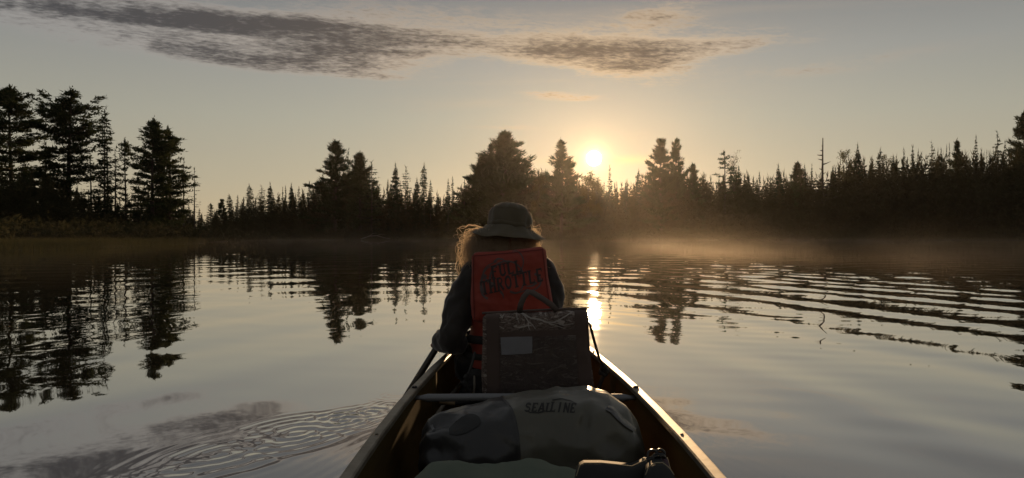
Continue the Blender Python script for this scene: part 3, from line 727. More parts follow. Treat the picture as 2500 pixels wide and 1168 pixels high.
def sedge():
    rng = np.random.RandomState(5); n = 26000
    az = rng.uniform(-44, -21.5, n); r = shore(az) + rng.uniform(-1.5, 1, n) ** 3 * 2 + rng.exponential(7, n)
    x, y = r * np.sin(np.radians(az)), r * np.cos(np.radians(az)); z = ground_z(x, y)
    C = np.stack([x, y, np.maximum(z, -.2)], 1); sp = Soup()
    sp.leaves(C, np.array([0, 0, 1.]) + rng.normal(0, .25, (n, 3)), .5, .05, rng)
    n = 9000; az = rng.uniform(-21.5, 40, n); r = shore(az) + rng.exponential(.9, n) - .5
    x, y = r * np.sin(np.radians(az)), r * np.cos(np.radians(az))
    sp.leaves(np.stack([x, y, np.maximum(ground_z(x, y), -.1)], 1), np.array([0, 0, 1.]) + rng.normal(0, .3, (n, 3)), .7, .07, rng)
    return sp.get()
o = link('sedge', np_tris('sedge', sedge(), M_sedge)); tag(o, 'dull green sedge and grass fringing the shoreline', 'grass', kind='stuff')

# ------------------------------------------------------------------ canoe
M_kev = bpy.data.materials.new('amber_laminate'); M_kev.use_nodes = True
def _kev(nt):
    b = nt.nodes['Principled BSDF']; tc = nt.nodes.new('ShaderNodeTexCoord'); o = tc.outputs['Object']
    x, y, z = xyz(nt, o)
    f = noise_tex(nt, comb(nt, x * 3, y * 1.0, z * 5), 2.2, 5, .6)
    c = ramp(nt, f, [(.3, (.085, .062, .024)), (.7, (.135, .095, .036))])
    weave = (y * 900).f('SINE') * (z * 900).f('SINE')
    bn = nt.nodes.new('ShaderNodeBump'); bn.inputs['Strength'].default_value = .15; bn.inputs['Distance'].default_value = .001
    nt.links.new((weave * .5 + noise_tex(nt, o, 30, 3)).s, bn.inputs['Height']); nt.links.new(bn.outputs[0], b.inputs['Normal'])
    nt.links.new(c, b.inputs['Base Color']); b.inputs['Roughness'].default_value = .75; b.inputs['Specular IOR Level'].default_value = .08
    t = nt.nodes.new('ShaderNodeBsdfTranslucent'); nt.links.new(mixc(nt, 1.0, c, (2.3, 1.75, .9), 'MULTIPLY'), t.inputs['Color'])
    mx = nt.nodes.new('ShaderNodeMixShader'); mx.inputs[0].default_value = .38
    nt.links.new(b.outputs[0], mx.inputs[1]); nt.links.new(t.outputs[0], mx.inputs[2]); nt.links.new(mx.outputs[0], nt.nodes['Material Output'].inputs['Surface'])
_kev(M_kev.node_tree)
M_alu = mat('worn_aluminium', (.25, .225, .18), .5, .5, .5, bump=(40, .25, .002), var=(.14, .115, .08), scale=18)
M_tube = mat('grey_painted_tube', (.20, .20, .205), .45, .5, .3, bump=(60, .1, .001))
M_bolt = mat('dark_bolt', (.03, .03, .035), .4, .5, .6)
M_black = mat('black_webbing', (.018, .017, .017), .8, .3, bump=(300, .4, .001), var=(.028, .026, .024), scale=30)

canoe = empty('canoe', (CXN, 1.6, 0), 'open amber laminate canoe with grey metal gunwales, bow pointing ahead', 'canoe')
def section(y, inset, n=26):
    w = float(cw(y)) - inset; zg = float(cz(y)); s = min(1, abs(y - 1.6) / 3.3)
    zf = -.095 + .10 * s ** 5 + inset
    P = []
    for i in range(n + 1):
        a = math.pi * (i / n); c, sn = math.cos(a), math.sin(a)
        e = .50 + .45 * s ** 3
        P.append(Vector((CXN - w * math.copysign(abs(c) ** e, c), y, zf + (zg - zf) * (1 - abs(sn) ** .62))))
    return P
ys = [-1.69 + 6.58 * i / 90 for i in range(91)]
for nm, ins in (('hull', 0.0), ('hull_lining', .007)):
    V, Fc = [], []
    for y in ys: V += section(y, ins)
    for i in range(90):
        for k in range(26):
            q = (i * 27 + k, i * 27 + k + 1, (i + 1) * 27 + k + 1, (i + 1) * 27 + k); Fc.append(q if ins else q[::-1])
    mesh(nm, V, Fc, M_kev, canoe)
for sgn in (-1, 1):                                    # gunwales: L-shaped rails swept along the edge
    V, Fc = [], []
    prof = [(-.017, -.004), (-.017, .009), (-.013, .012), (.009, .013), (.013, .010), (.013, -.022), (.009, -.024), (.009, -.004)]
    for y in ys:
        w, z = float(cw(y)), float(cz(y))
        dent = .0012 * mnoise.noise(Vector((y * 5, sgn * 3, 0)))
        for (u, v) in prof: V.append((CXN + sgn * (w + u + dent), y, z + v + dent))
    n = len(prof)
    for i in range(90):
        for k in range(n):
            q = (i * n + k, i * n + (k + 1) % n, (i + 1) * n + (k + 1) % n, (i + 1) * n + k); Fc.append(q if sgn < 0 else q[::-1])
    Fc.append(tuple(range(n))); Fc.append(tuple(90 * n + k for k in range(n))[::-1])
    g_ = mesh('gunwale', V, Fc, M_alu, canoe, smooth=False)
    for yb in (2.52, 1.93, 1.35, 3.25, 3.9):               # rivets and bolts
        w, z = float(cw(yb)), float(cz(yb)); big = yb == 2.52
        c = Vector((CXN + sgn * (w - .003), yb, z + .0125))
        V, Fc = tube([c, c + Vector((0, 0, .005 if big else .002)), c + Vector((0, 0, .007 if big else .003))], [.010, .009, .004] if big else [.005, .004, .002], 10)
        mesh('bolt' if big else 'rivet', V, Fc, M_bolt if big else M_alu, g_)
# thwart: round tube with flattened bolted ends
w = float(cw(2.52)); z = float(cz(2.52)) - .020
pts = [(CXN + t * (w - .004), 2.52, z - .004 * abs(t) ** 3) for t in (-1, -.95, -.88, -.8, -.4, 0, .4, .8, .88, .95, 1)]
V, Fc = tube(pts, [.016, .016, .0145, .0135, .0135, .0135, .0135, .0135, .0145, .016, .016], 14, up=(0, 0, 1))
V = [Vector((v[0], v[1], z + (v[2] - z) * (.45 if abs(v[0] - CXN) > w * .93 else 1))) for v in V]
mesh('thwart', V, Fc, M_tube, canoe)
# foam-core ribs under the lining
for yr in (.7, 2.86, 3.5, 4.1):
    V, Fc = [], []
    for dy, ins in ((-.035, .008), (-.022, .017), (.022, .017), (.035, .008)): V += section(yr + dy, ins)
    for i in range(3):
        for k in range(26): Fc.append((i * 27 + k, i * 27 + k + 1, (i + 1) * 27 + k + 1, (i + 1) * 27 + k))
    mesh('rib', V, Fc, M_kev, canoe)
# sliding bow seat: two rails and a moulded bench
for sgn in (-1, 1):
    y0, y1 = 2.60, 3.35
    V, Fc = tube([(CXN + sgn * (float(cw(y)) * .93 - .035), y, .245) for y in (y0, y0 + .25, y0 + .5, y1)], .008, 8)
    mesh('seat_rail', V, Fc, M_alu, canoe)
V, Fc = box((CXN, 3.03, .235), (.52, .26, .028), bev=.3); mesh('bow_seat', V, Fc, M_black, canoe)
V, Fc = box((CXN, -.18, .235), (.46, .24, .028), bev=.3); mesh('stern_seat', V, Fc, M_black, canoe)
for sgn in (-1, 1):                                        # end decks
    pass
V = []; Fc = []
for i, y in enumerate((4.35, 4.5, 4.65, 4.8, 4.89)):
    w = float(cw(y)); zz_ = float(cz(y)); V += [(CXN - w, y, zz_ + .017), (CXN, y, zz_ + .028), (CXN + w, y, zz_ + .017)]
for i in range(4):
    for k in range(2): Fc.append((i * 3 + k, i * 3 + k + 1, i * 3 + k + 4, i * 3 + k + 3))
mesh('bow_deck', V, Fc, M_alu, canoe)

# ------------------------------------------------------------------ person
M_skin = mat('skin', (.42, .24, .16), .5, .4)
M_jacket = mat('dark_jacket', (.021, .018, .016), .8, .25, bump=(40, .3, .004), var=(.036, .031, .028), scale=6, sheen=.4)
M_trousers = mat('dark_trousers', (.03, .03, .035), .8, .3)
M_red = mat('red_nylon', (.29, .044, .028), .6, .3, bump=(120, .25, .001), var=(.235, .038, .026), scale=9, sheen=.2)
M_hat = mat('olive_hat_cloth', (.145, .118, .078), .85, .2, bump=(260, .35, .001), var=(.11, .090, .060), scale=12, sheen=.3, trans=.12)
M_print = mat('dark_print', (.045, .032, .032), .7, .3)
M_print2 = mat('grey_print', (.105, .075, .075), .7, .3)
M_hair = bpy.data.materials.new('frizzy_hair'); M_hair.use_nodes = True
def _hair(nt):
    nt.nodes.clear(); d = nt.nodes.new('ShaderNodeBsdfDiffuse'); t = nt.nodes.new('ShaderNodeBsdfTranslucent'); g_ = nt.nodes.new('ShaderNodeBsdfGlossy')
    d.inputs[0].default_value = (.30, .225, .155, 1); t.inputs[0].default_value = (.68, .55, .39, 1); g_.inputs[0].default_value = (.5, .4, .3, 1); g_.inputs['Roughness'].default_value = .35
    a = nt.nodes.new('ShaderNodeMixShader'); b = nt.nodes.new('ShaderNodeMixShader'); a.inputs[0].default_value = .55; b.inputs[0].default_value = .15
    nt.links.new(d.outputs[0], a.inputs[1]); nt.links.new(t.outputs[0], a.inputs[2]); nt.links.new(a.outputs[0], b.inputs[1]); nt.links.new(g_.outputs[0], b.inputs[2])
    o = nt.nodes.new('ShaderNodeOutputMaterial'); nt.links.new(b.outputs[0], o.inputs[0])
_hair(M_hair.node_tree)

person = empty('person', (-.01, 3.15, .25), 'paddler seen from behind in bucket hat, dark jacket and red life vest', 'person')
HD = Vector((-.012, 3.17, .905))                       # head centre
SHL, SHR = Vector((-.165, 3.13, .715)), Vector((.140, 3.13, .722))
ELL, WRL = Vector((-.250, 3.04, .446)), Vector((-.312, 3.26, .425))
ELR, WRR = Vector((.158, 3.06, .600)), Vector((-.02, 3.37, .735))
GRIP = Vector((-.078, 3.375, .80)); HANDL = Vector((-.318, 3.285, .412))
paxis = (GRIP - HANDL).normalized()
def hand(wrist, hold, r=.0135, side=1):
    """palm beside the shaft and five fingers curled round it"""
    out = chain([(wrist, .026), (wrist.lerp(hold, .45), .030)])
    fwd = (hold - wrist).normalized(); perp = paxis.cross(fwd).normalized()
    palm = hold - fwd * .030
    out += chain([(palm - paxis * .030, (.020, .020, .020)), (palm + paxis * .030, (.020, .020, .020))])
    for k, ln in enumerate((.9, 1.0, .95, .8)):
        c = hold + paxis * (.033 - .022 * k); nodes = []
        for j in range(5):
            a = math.pi * (1.0 - .36 * j * ln) * side
            nodes.append((c + fwd * math.cos(a) * (r + .012) + perp * math.sin(a) * (r + .012), .0095 - .0006 * j))
        out += chain(nodes, .7)
    c = hold + paxis * .040
    out += chain([(palm + paxis * .03, .012), (c - perp * side * (r + .010) - fwd * .012, .011), (c - perp * side * (r + .012) + fwd * .014, .0095)], .7)
    return out
balls = chain([((0, 3.16, .26), (.165, .12, .11)), ((0, 3.15, .45), (.14, .10, .10)), ((0, 3.14, .60), (.14, .09, .10)), ((0, 3.14, .69), (.12, .07, .05)), ((-.008, 3.15, .78), (.056, .058, .06)), ((HD.x, HD.y, HD.z - .06), (.062, .07, .07))])
balls += [(HD, (.078, .098, .105)), (HD + Vector((0, .03, -.06)), (.058, .065, .06)), (HD + Vector((0, .102, -.025)), (.013, .016, .022)),
          (HD + Vector((-.079, .005, -.02)), (.012, .02, .03)), (HD + Vector((.079, .005, -.02)), (.012, .02, .03)), (HD + Vector((0, .085, -.068)), (.024, .012, .009))]
for sg in (-1, 1):
    balls += [(HD + Vector((sg * .032, .086, .005)), (.014, .012, .010))]
    balls += chain([((sg * .09, 3.18, .27), .085), ((sg * .115, 3.60, .42), .062), ((sg * .10, 3.86, .06), .045), ((sg * .10, 3.88, .0), .042), ((sg * .10, 4.02, -.03), .034)])
balls += chain([(SHL, .045), (ELL, .038), (WRL, .028)]) + hand(WRL, HANDL, side=1)
balls += chain([(SHR, .045), (ELR, .038), (WRR, .028)]) + hand(WRR, GRIP, r=.016, side=-1)
me = blob_remesh('body', balls, .0075, 2); me.materials.append(M_skin); me.materials.append(M_trousers)
zz2 = np.empty(len(me.vertices) * 3); me.vertices.foreach_get('co', zz2); zz2 = zz2.reshape(-1, 3)
mi = [1 if (p.center.z < .48 and p.center.y > 3.0 and abs(p.center.x) < .22) else 0 for p in me.polygons]
me.polygons.foreach_set('material_index', mi)
body = link('body', me, person)
def wrinkle(me, amp, f, vert=1.0):
    n = len(me.vertices); co = np.empty(n * 3); no = np.empty(n * 3); me.vertices.foreach_get('co', co); me.vertices.foreach_get('normal', no)
    co = co.reshape(-1, 3); no = no.reshape(-1, 3)
    d = np.array([mnoise.fractal(Vector((c[0] * f, c[1] * f, c[2] * f * vert)), .7, 2.0, 3) for c in co])
    co += no * (d * amp)[:, None]; me.vertices.foreach_set('co', co.ravel()); me.update()
jb = chain([((-.014, 3.17, .29), (.238, .125, .07)), ((-.014, 3.16, .350), (.238, .120, .055)), ((0, 3.15, .45), (.16, .115, .10)), ((0, 3.15, .62), (.178, .118, .10)), ((0, 3.145, .705), (.165, .095, .062)), ((-.004, 3.15, .765), (.072, .068, .04))])  # hem flared extra wide to keep low sun off the left inner hull
jb += chain([(SHL + Vector((.02, 0, -.005)), .073), (SHL.lerp(ELL, .45) + Vector((-.012, 0, 0)), .066), (ELL + Vector((.005, 0, .045)), .060), (ELL + Vector((0, .02, .003)), .066), (WRL.lerp(ELL, .35), .060), (WRL + Vector((.004, -.01, 0)), .047), (WRL + Vector((0, .018, 0)), .040)])
jb += chain([(SHR + Vector((-.02, 0, -.005)), .073), (SHR.lerp(ELR, .5), .062), (ELR, .055), (WRR, .040)])
me = blob_remesh('jacket', jb, .010, 3); me.materials.append(M_jacket); wrinkle(me, .014, 9, .8)
jacket = link('jacket', me, person)
V, Fc = tube([WRL + Vector((.004, -.03, .002)), WRL + Vector((0, .0, 0))], [.041, .039], 16); mesh('cuff', V, Fc, M_jacket, jacket)

# life vest: stitched foam back panel standing up behind the neck, wrap below, belts
VD = 2.985
vest = empty('life_vest', (0, 0, 0)); vest.parent = person; vest.location = Vector((0, VD, .6)) - person.location
def vroot(o, V):
    return o
def pad(name, outline, D0, D1, thick, m, parent, nu=26, nv=26, puff=.012, lean=0.0, amp=.004):
    """a stuffed panel: outline = 4 photo corners (tl, tr, br, bl); D0 depth at top, D1 at bottom"""
    tl, tr_, br, bl = [Vector((p[0], p[1], 0)) for p in outline]
    V, Fc = [], []
    for side in (0, 1):
        for i in range(nv + 1):
            for j in range(nu + 1):
                u, v = j / nu, i / nv
                p = tl.lerp(tr_, u).lerp(bl.lerp(br, u), v); ctr = (tl + br) / 2; p += (ctr - p).normalized() * 11 * (abs(2 * u - 1) * abs(2 * v - 1)) ** 14
                p.y += 3.5 * math.sin(math.pi * u) * (1 - v) ** 3; p.x += 2.0 * math.sin(v * 7 + u * 2); D = D0 + (D1 - D0) * v
                P = at(p.x, p.y, D)
                e = (1 - (2 * u - 1) ** 8) * (1 - (2 * v - 1) ** 8)
                q = puff * (1 - (2 * u - 1) ** 4) * (1 - (2 * v - 1) ** 4) + amp * mnoise.fractal(P * 14, .8, 2, 3)
                P.y += (-(thick / 2) * max(e, 0) ** .35 - q) if side == 0 else (thick / 2) * max(e, 0) ** .35
                V.append(P)
        for i in range(nv):
            for j in range(nu):
                o_ = side * (nu + 1) * (nv + 1); a = o_ + i * (nu + 1) + j
                q = (a, a + nu + 1, a + nu + 2, a + 1); Fc.append(q if side == 0 else q[::-1])
    return mesh(name, V, Fc, m, parent)
back = pad('back_panel', ((1149, 616), (1331, 600), (1352, 772), (1152, 790)), VD, VD + .01, .05, M_red, vest, 44, 44, .014, amp=.006)
V, Fc = [], []
wr = []
for i, zv in enumerate(np.linspace(.66, .335, 14)):
    for k in range(28):
        a = 2 * math.pi * k / 28; puff = .010 * abs(math.sin(i * .9))
        wr.append((math.copysign(abs(math.cos(a)) ** .75, math.cos(a)) * (.182 + puff - .02 * (i / 13)) - .004, 3.145 + math.copysign(abs(math.sin(a)) ** .75, math.sin(a)) * (.142 + puff), zv))
Fc = [(i * 28 + k, i * 28 + (k + 1) % 28, (i + 1) * 28 + (k + 1) % 28, (i + 1) * 28 + k) for i in range(13) for k in range(28)]
Fc = [f[::-1] for f in Fc]
lower = mesh('vest_wrap', wr, Fc, M_red, vest)
for zb, hh in ((.560, .034), (.455, .034), (.385, .026)):
    V, Fc = [], []
    for dz in (-.5, -.4, .4, .5):
        for k in range(36):
            a = 2 * math.pi * k / 36; e = .012 if abs(dz) < .45 else .0
            V.append((math.copysign(abs(math.cos(a)) ** .75, math.cos(a)) * (.188 + e * .6) - .004, 3.145 + math.copysign(abs(math.sin(a)) ** .75, math.sin(a)) * (.150 + e * .6), zb + dz * hh))
    Fc = [(i * 36 + k, i * 36 + (k + 1) % 36, (i + 1) * 36 + (k + 1) % 36, (i + 1) * 36 + k)[::-1] for i in range(3) for k in range(36)]
    mesh('belt', V, Fc, M_black, vest)

def bvh_of(o):
    bpy.context.view_layer.update(); mw = o.matrix_world
    return BVHTree.FromPolygons([mw @ v.co for v in o.data.vertices], [list(p.vertices) for p in o.data.polygons])
def print_on(name, polys, bvh, m, parent, off=.0012, step=7.0):
    """polys: convex polygons in photo pixels; each is cut fine and laid on the surface it is printed on"""
    import bmesh
    bm = bmesh.new()
    for P in polys:
        try: bm.faces.new([bm.verts.new((p[0], p[1], 0)) for p in P])
        except ValueError: pass
    for ax in (0, 1):
        lo = min(v.co[ax] for v in bm.verts); hi = max(v.co[ax] for v in bm.verts); c = lo + step
        while c < hi:
            co = [0, 0, 0]; co[ax] = c; no = [0, 0, 0]; no[ax] = 1
            bmesh.ops.bisect_plane(bm, geom=bm.verts[:] + bm.edges[:] + bm.faces[:], plane_co=co, plane_no=no); c += step
    bm.verts.index_update()
    eye = Vector((0, 0, CAMZ)); V = []
    for v in bm.verts:
        d = (at(v.co.x, v.co.y, 1) - eye).normalized(); hit = bvh.ray_cast(eye, d)
        V.append(hit[0] + hit[1] * math.copysign(off, -hit[1].dot(d)) if hit[0] is not None else at(v.co.x, v.co.y, VD))
    Fc = [[v.index for v in f.verts] for f in bm.faces]; bm.free()
    return mesh(name, V, Fc, m, parent)
def stroke(pts, w0, w1=None):
    """ribbon of quads along a polyline, tapering"""
    w1 = w0 if w1 is None else w1; out = []; n = len(pts); E_ = []
    for i, p in enumerate(pts):
        a = Vector(pts[max(i - 1, 0)]); b = Vector(pts[min(i + 1, n - 1)]); t = (b - a).normalized(); w = (w0 + (w1 - w0) * i / max(1, n - 1)) / 2
        E_.append((Vector(p) + Vector((-t.y, t.x)) * w, Vector(p) - Vector((-t.y, t.x)) * w))
    for a, b in zip(E_[:-1], E_[1:]): out.append([a[0], b[0], b[1], a[1]])
    return out
def arc(cx, cy_, rx, ry, a0, a1, n=10):
    return [(cx + rx * math.cos(R(a0 + (a1 - a0) * i / n)), cy_ + ry * math.sin(R(a0 + (a1 - a0) * i / n))) for i in range(n + 1)]
# slab-serif letters in a unit box (x right, y down), thick stems and thin bars like the western lettering
def glyph(ch):
    S, b = .26, .13; P = []
    def rect(x0, y0, x1, y1): P.append([(x0, y0), (x1, y0), (x1, y1), (x0, y1)])
    def serif(x, y): rect(x - .24, y - .05, x + .24, y + .05)
    if ch == 'F': rect(.12, 0, .12 + S, 1); rect(.12, 0, .82, b); rect(.3, .44, .68, .44 + b); serif(.25, .97); rect(.74, 0, .84, .26)
    if ch == 'U': rect(.08, 0, .08 + S, .72); rect(.66, 0, .66 + S * .6, .72); serif(.2, .05); serif(.74, .05); P.extend(stroke(arc(.5, .68, .30, .26, 180, 0), .2))
    if ch == 'L': rect(.12, 0, .12 + S, 1); rect(.12, .87, .84, 1); rect(.74, .72, .84, 1); serif(.25, .04)
    if ch == 'T': rect(.37, 0, .37 + S, 1); rect(.02, 0, .98, b); rect(.02, 0, .11, .28); rect(.89, 0, .98, .28); serif(.5, .97)
    if ch == 'H': rect(.08, 0, .08 + S, 1); rect(.66, 0, .66 + S, 1); rect(.2, .44, .8, .44 + b); [serif(x, y) for x in (.2, .8) for y in (.03, .97)]
    if ch == 'R': rect(.10, 0, .10 + S, 1); P.extend(stroke(arc(.42, .27, .32, .21, -90, 90), .15)); rect(.2, 0, .44, b); rect(.2, .42, .44, .42 + b * .8); P.extend(stroke([(.45, .5), (.66, .75), (.85, .97)], .22)); serif(.22, .97)
    if ch == 'O': P.extend(stroke(arc(.5, .5, .34, .42, 0, 360, 18), .2))
    if ch == 'E': rect(.12, 0, .12 + S, 1); rect(.12, 0, .84, b); rect(.12, .87, .84, 1); rect(.3, .44, .66, .44 + b); rect(.75, 0, .85, .26); rect(.75, .74, .85, 1)
    if ch == 'S': P.extend(stroke(arc(.5, .27, .30, .20, 0, -270, 10) + arc(.5, .71, .32, .22, -90, 150, 12), .19))
    if ch == 'A': P.extend(stroke([(.12, 1), (.42, 0)], .22)); P.extend(stroke([(.5, 0), (.86, 1)], .26)); rect(.3, .58, .75, .74)
    if ch == 'I': rect(.3, 0, .3 + S, 1)
    if ch == 'N': rect(.08, 0, .08 + S * .9, 1); rect(.7, 0, .7 + S * .9, 1); P.extend(stroke([(.15, .02), (.85, .98)], .24))
    return P
def word(txt, p0, dx, dy, adv):
    """p0 top-left of the word in the photo, dx = vector of one letter width, dy = vector of the letter height"""
    out = []
    for i, ch in enumerate(txt):
        o_ = Vector(p0) + Vector(dx) * adv * i
        for P in glyph(ch): out.append([o_ + Vector(dx) * x + Vector(dy) * y for x, y in P])
    return out
bv = bvh_of(back)
M_seam = mat('dark_red_binding', (.12, .018, .016), .7, .3)
print_on('seam', stroke([(1157, 622), (1156, 690), (1159, 783)], 2.2), bv, M_seam, back, .0015)
print_on('seam', stroke([(1324, 607), (1333, 690), (1345, 768)], 2.2), bv, M_seam, back, .0015)
print_on('seam', stroke([(1154, 626), (1240, 619), (1327, 610)], 2.2), bv, M_seam, back, .0016)
sw = []
sw += [stroke(arc(1238, 682, 42, 44, 150, 400, 22), 5, 3), stroke(arc(1232, 668, 52, 30, 120, 250, 14), 6, 2), stroke(arc(1258, 640, 20, 26, -110, 90, 14), 4, 2)]
sw += [stroke(arc(1205, 690, 30, 40, 140, 260, 12), 7, 2), stroke(arc(1195, 700, 22, 30, 100, 240, 12), 6, 1.5), stroke(arc(1290, 688, 30, 22, -60, 100, 14), 6, 2), stroke([(1187, 672), (1178, 680), (1173, 692), (1176, 706)], 9, 2)]
sw += [stroke([(1222, 712), (1228, 720), (1230, 730)], 7, 1), stroke([(1245, 712), (1258, 716), (1275, 712), (1290, 706)], 6, 2), stroke([(1310, 690), (1300, 698), (1285, 700)], 7, 2), stroke([(1206, 640), (1216, 632), (1228, 634), (1236, 642)], 6, 2)]
for i_, st in enumerate(sw): print_on('emblem_swirl', st, bv, M_print2, back, .0010 + .00008 * i_)
print_on('lettering', word('FULL', (1196, 650), (19, -4), (4, 30), 1.02) + word('THROTTLE', (1172, 688), (18.5, -4.2), (4.5, 33), 1.03), bv, M_print, back, .0022)

# hat
hat = empty('hat', (0, 0, 0)); hat.parent = person; hat.location = HD - person.location
tilt = Matrix.Rotation(R(6.5), 3, 'Y') @ Matrix.Rotation(R(-3), 3, 'X')
def lathe(prof, n=56, fn=None):
    V, Fc = [], []
    for (r, z) in prof:
        for k in range(n):
            a = 2 * math.pi * k / n; p = Vector((r * math.cos(a) * .97, r * math.sin(a) * 1.12, z))
            if fn: p = fn(p, a, r, z)
            V.append(HD + Vector((0, -.01, 0)) + tilt @ p)
    for i in range(len(prof) - 1):
        for k in range(n): Fc.append((i * n + k, i * n + (k + 1) % n, (i + 1) * n + (k + 1) % n, (i + 1) * n + k))
    return V, Fc
def hat_def(p, a, r, z):
    q = p.copy(); nn = mnoise.fractal(Vector((math.cos(a) * 2.2, math.sin(a) * 2.2, z * 14)), .8, 2, 3)
    q += Vector((math.cos(a), math.sin(a), .4)) * nn * .0095
    if r > .1: q.z += .010 * math.cos(2 * a + .4) * (r - .098) / .05 + .006 * math.sin(3 * a) * (r - .098) / .05
    return q
V, Fc = lathe([(.094, .012), (.0955, .030), (.0945, .052), (.091, .070), (.084, .087), (.071, .102), (.050, .112), (.025, .117), (.002, .118)], fn=hat_def); mesh('crown', V, Fc, M_hat, hat)
V, Fc = lathe([(.0945, .016), (.104, .010), (.120, -.004), (.143, -.019), (.158, -.030), (.1595, -.0325), (.157, -.0335), (.141, -.023), (.118, -.008), (.100, .006), (.092, .010)], fn=hat_def); mesh('brim', V, Fc, M_hat, hat)
V, Fc = lathe([(.0955, .014), (.0985, .016), (.0985, .030), (.0955, .032)], fn=hat_def); mesh('hat_band', V, Fc, M_hat, hat)
V, Fc = lathe([(.0845, .0865), (.0862, .0875), (.0838, .0890)], fn=hat_def); mesh('crown_seam', V, Fc, M_hat, hat)

# hair: loose frizzy curls from under the brim down to the shoulders
def hair():
    rng = np.random.RandomState(8); S = Soup(); eye = np.array([0, 0, CAMZ])
    for i in range(2300):
        lft = rng.rand() < .78
        a = math.radians(rng.uniform(150, 262) if lft else rng.uniform(278, 390)); e = rng.uniform(-.75, .05)
        d = np.array([math.cos(a) * math.cos(e), math.sin(a) * math.cos(e), math.sin(e)])
        root = np.array(HD) + d * np.array([.080, .098, .105])
        m = 17; t = np.linspace(0, 1, m)
        out = (rng.uniform(.02, .115) if lft else rng.uniform(.0, .035)) * abs(math.cos(a)) + rng.uniform(0, .03)
        ln = rng.uniform(.03, .185) if lft else rng.uniform(.03, .15)
        hd = np.array([math.cos(a), math.sin(a) * .55, 0]); sdv = np.array([-hd[1], hd[0], 0])
        fq = rng.uniform(7, 22); ph = rng.uniform(0, 6.28); cr_ = rng.uniform(.004, .016)
        P = root + (np.sin(t * 1.9) * out)[:, None] * hd + np.stack([0 * t, 0 * t, -ln * t ** 1.25 + .02 * np.sin(t * 3.1)], 1)
        P += (np.sin(t * fq + ph) * cr_ * t)[:, None] * sdv + (np.cos(t * fq + ph) * cr_ * t)[:, None] * np.array([hd[0], 0, .6]) + np.cumsum(rng.normal(0, .0026, (m, 3)), 0)
        P[:, 1] = np.where((P[:, 2] < .80) & (np.abs(P[:, 0]) < .16), np.minimum(np.maximum(P[:, 1], 3.02), 3.06), P[:, 1])
        w = rng.uniform(.0007, .0015); dd = np.gradient(P, axis=0); vw = P - eye; sd = np.cross(dd, vw); sd /= np.linalg.norm(sd, axis=1, keepdims=True) + 1e-9
        ww = (w * (1 - .75 * t))[:, None]; A = P - sd * ww; B = P + sd * ww
        S.T.append(np.stack([A[:-1], B[:-1], B[1:], A[:-1], B[1:], A[1:]], 1).reshape(-1, 3))
    return S.get()
hm = np_tris('hair', hair(), M_hair); link('hair', hm, person)

# ------------------------------------------------------------------ paddle
M_pad = mat('dark_varnished_paddle', (.025, .02, .016), .35, .5)
paddle = empty('canoe_paddle', HANDL, 'dark canoe paddle held over the left gunwale, blade in the water', 'paddle')
foot = HANDL - paxis * .52
V, Fc = tube([foot, HANDL, GRIP - paxis * .03], [.0150, .0150, .0145], 12); mesh('shaft', V, Fc, M_pad, paddle)
sidev = paxis.cross(Vector((0, 1, 0))).normalized()
V, Fc = [], []
for i in range(13):
    t = i / 12; c = foot - paxis * (.50 * t - .03); hw = (.014 + .088 * math.sin(min(1, t * 1.6) * math.pi / 2)) * (1 - max(0, t - .8) ** 2 * 12); th = .010 * (1 - .6 * t)
    nrmv = sidev.cross(paxis)
    for (s, q) in ((-1, 0), (-.5, .7), (0, 1), (.5, .7), (1, 0), (.5, -.7), (0, -1), (-.5, -.7)): V.append(c + sidev * hw * s + nrmv * th * q)
Fc = [(i * 8 + k, i * 8 + (k + 1) % 8, (i + 1) * 8 + (k + 1) % 8, (i + 1) * 8 + k) for i in range(12) for k in range(8)] + [tuple(range(8)), tuple(96 + k for k in range(8))]
mesh('blade', V, Fc, M_pad, paddle)
V, Fc = tube([GRIP - sidev * .055, GRIP - sidev * .03, GRIP, GRIP + sidev * .03, GRIP + sidev * .055], [.010, .016, .018, .016, .010], 10); mesh('grip', V, Fc, M_pad, paddle)

# ------------------------------------------------------------------ folding canoe chair in camouflage cloth
def camo_mat(name, dark, mid_, pale, scale=14):
    m = bpy.data.materials.new(name); m.use_nodes = True; nt = m.node_tree; b = nt.nodes['Principled BSDF']; b.inputs['Roughness'].default_value = .75
    tc = nt.nodes.new('ShaderNodeTexCoord'); x, y, z = xyz(nt, tc.outputs['Object'])
    v = comb(nt, x, 0.0, z)
    f = noise_tex(nt, v, scale, 6, .68, 1.6); f2 = noise_tex(nt, comb(nt, x * .55, 0.0, z * 1.7), scale * 2.3, 5, .6, 2.4)
    c = ramp(nt, f, [(.38, dark), (.45, mid_), (.49, dark), (.55, mid_), (.60, dark)])
    c = mixc(nt, f2.ss(.56, .61) * .85, c, pale); c = mixc(nt, f2.ss(.42, .36) * .7, c, tuple(q * .45 for q in dark))
    nt.links.new(c, b.inputs['Base Color'])
    bn = nt.nodes.new('ShaderNodeBump'); bn.inputs['Strength'].default_value = .3; bn.inputs['Distance'].default_value = .001
    nt.links.new(noise_tex(nt, tc.outputs['Object'], 320, 2).s, bn.inputs['Height']); nt.links.new(bn.outputs[0], b.inputs['Normal'])
    return m
M_camo = camo_mat('camouflage_cloth', (.060, .041, .036), (.19, .145, .125), (.40, .35, .32), 11)
M_camo_dk = camo_mat('camouflage_under_mesh', (.080, .054, .048), (.21, .16, .14), (.44, .38, .35), 8)
M_brown = mat('brown_webbing', (.10, .072, .064), .8, .3, bump=(400, .4, .001))
M_patch = bpy.data.materials.new('silver_mesh_patch'); M_patch.use_nodes = True
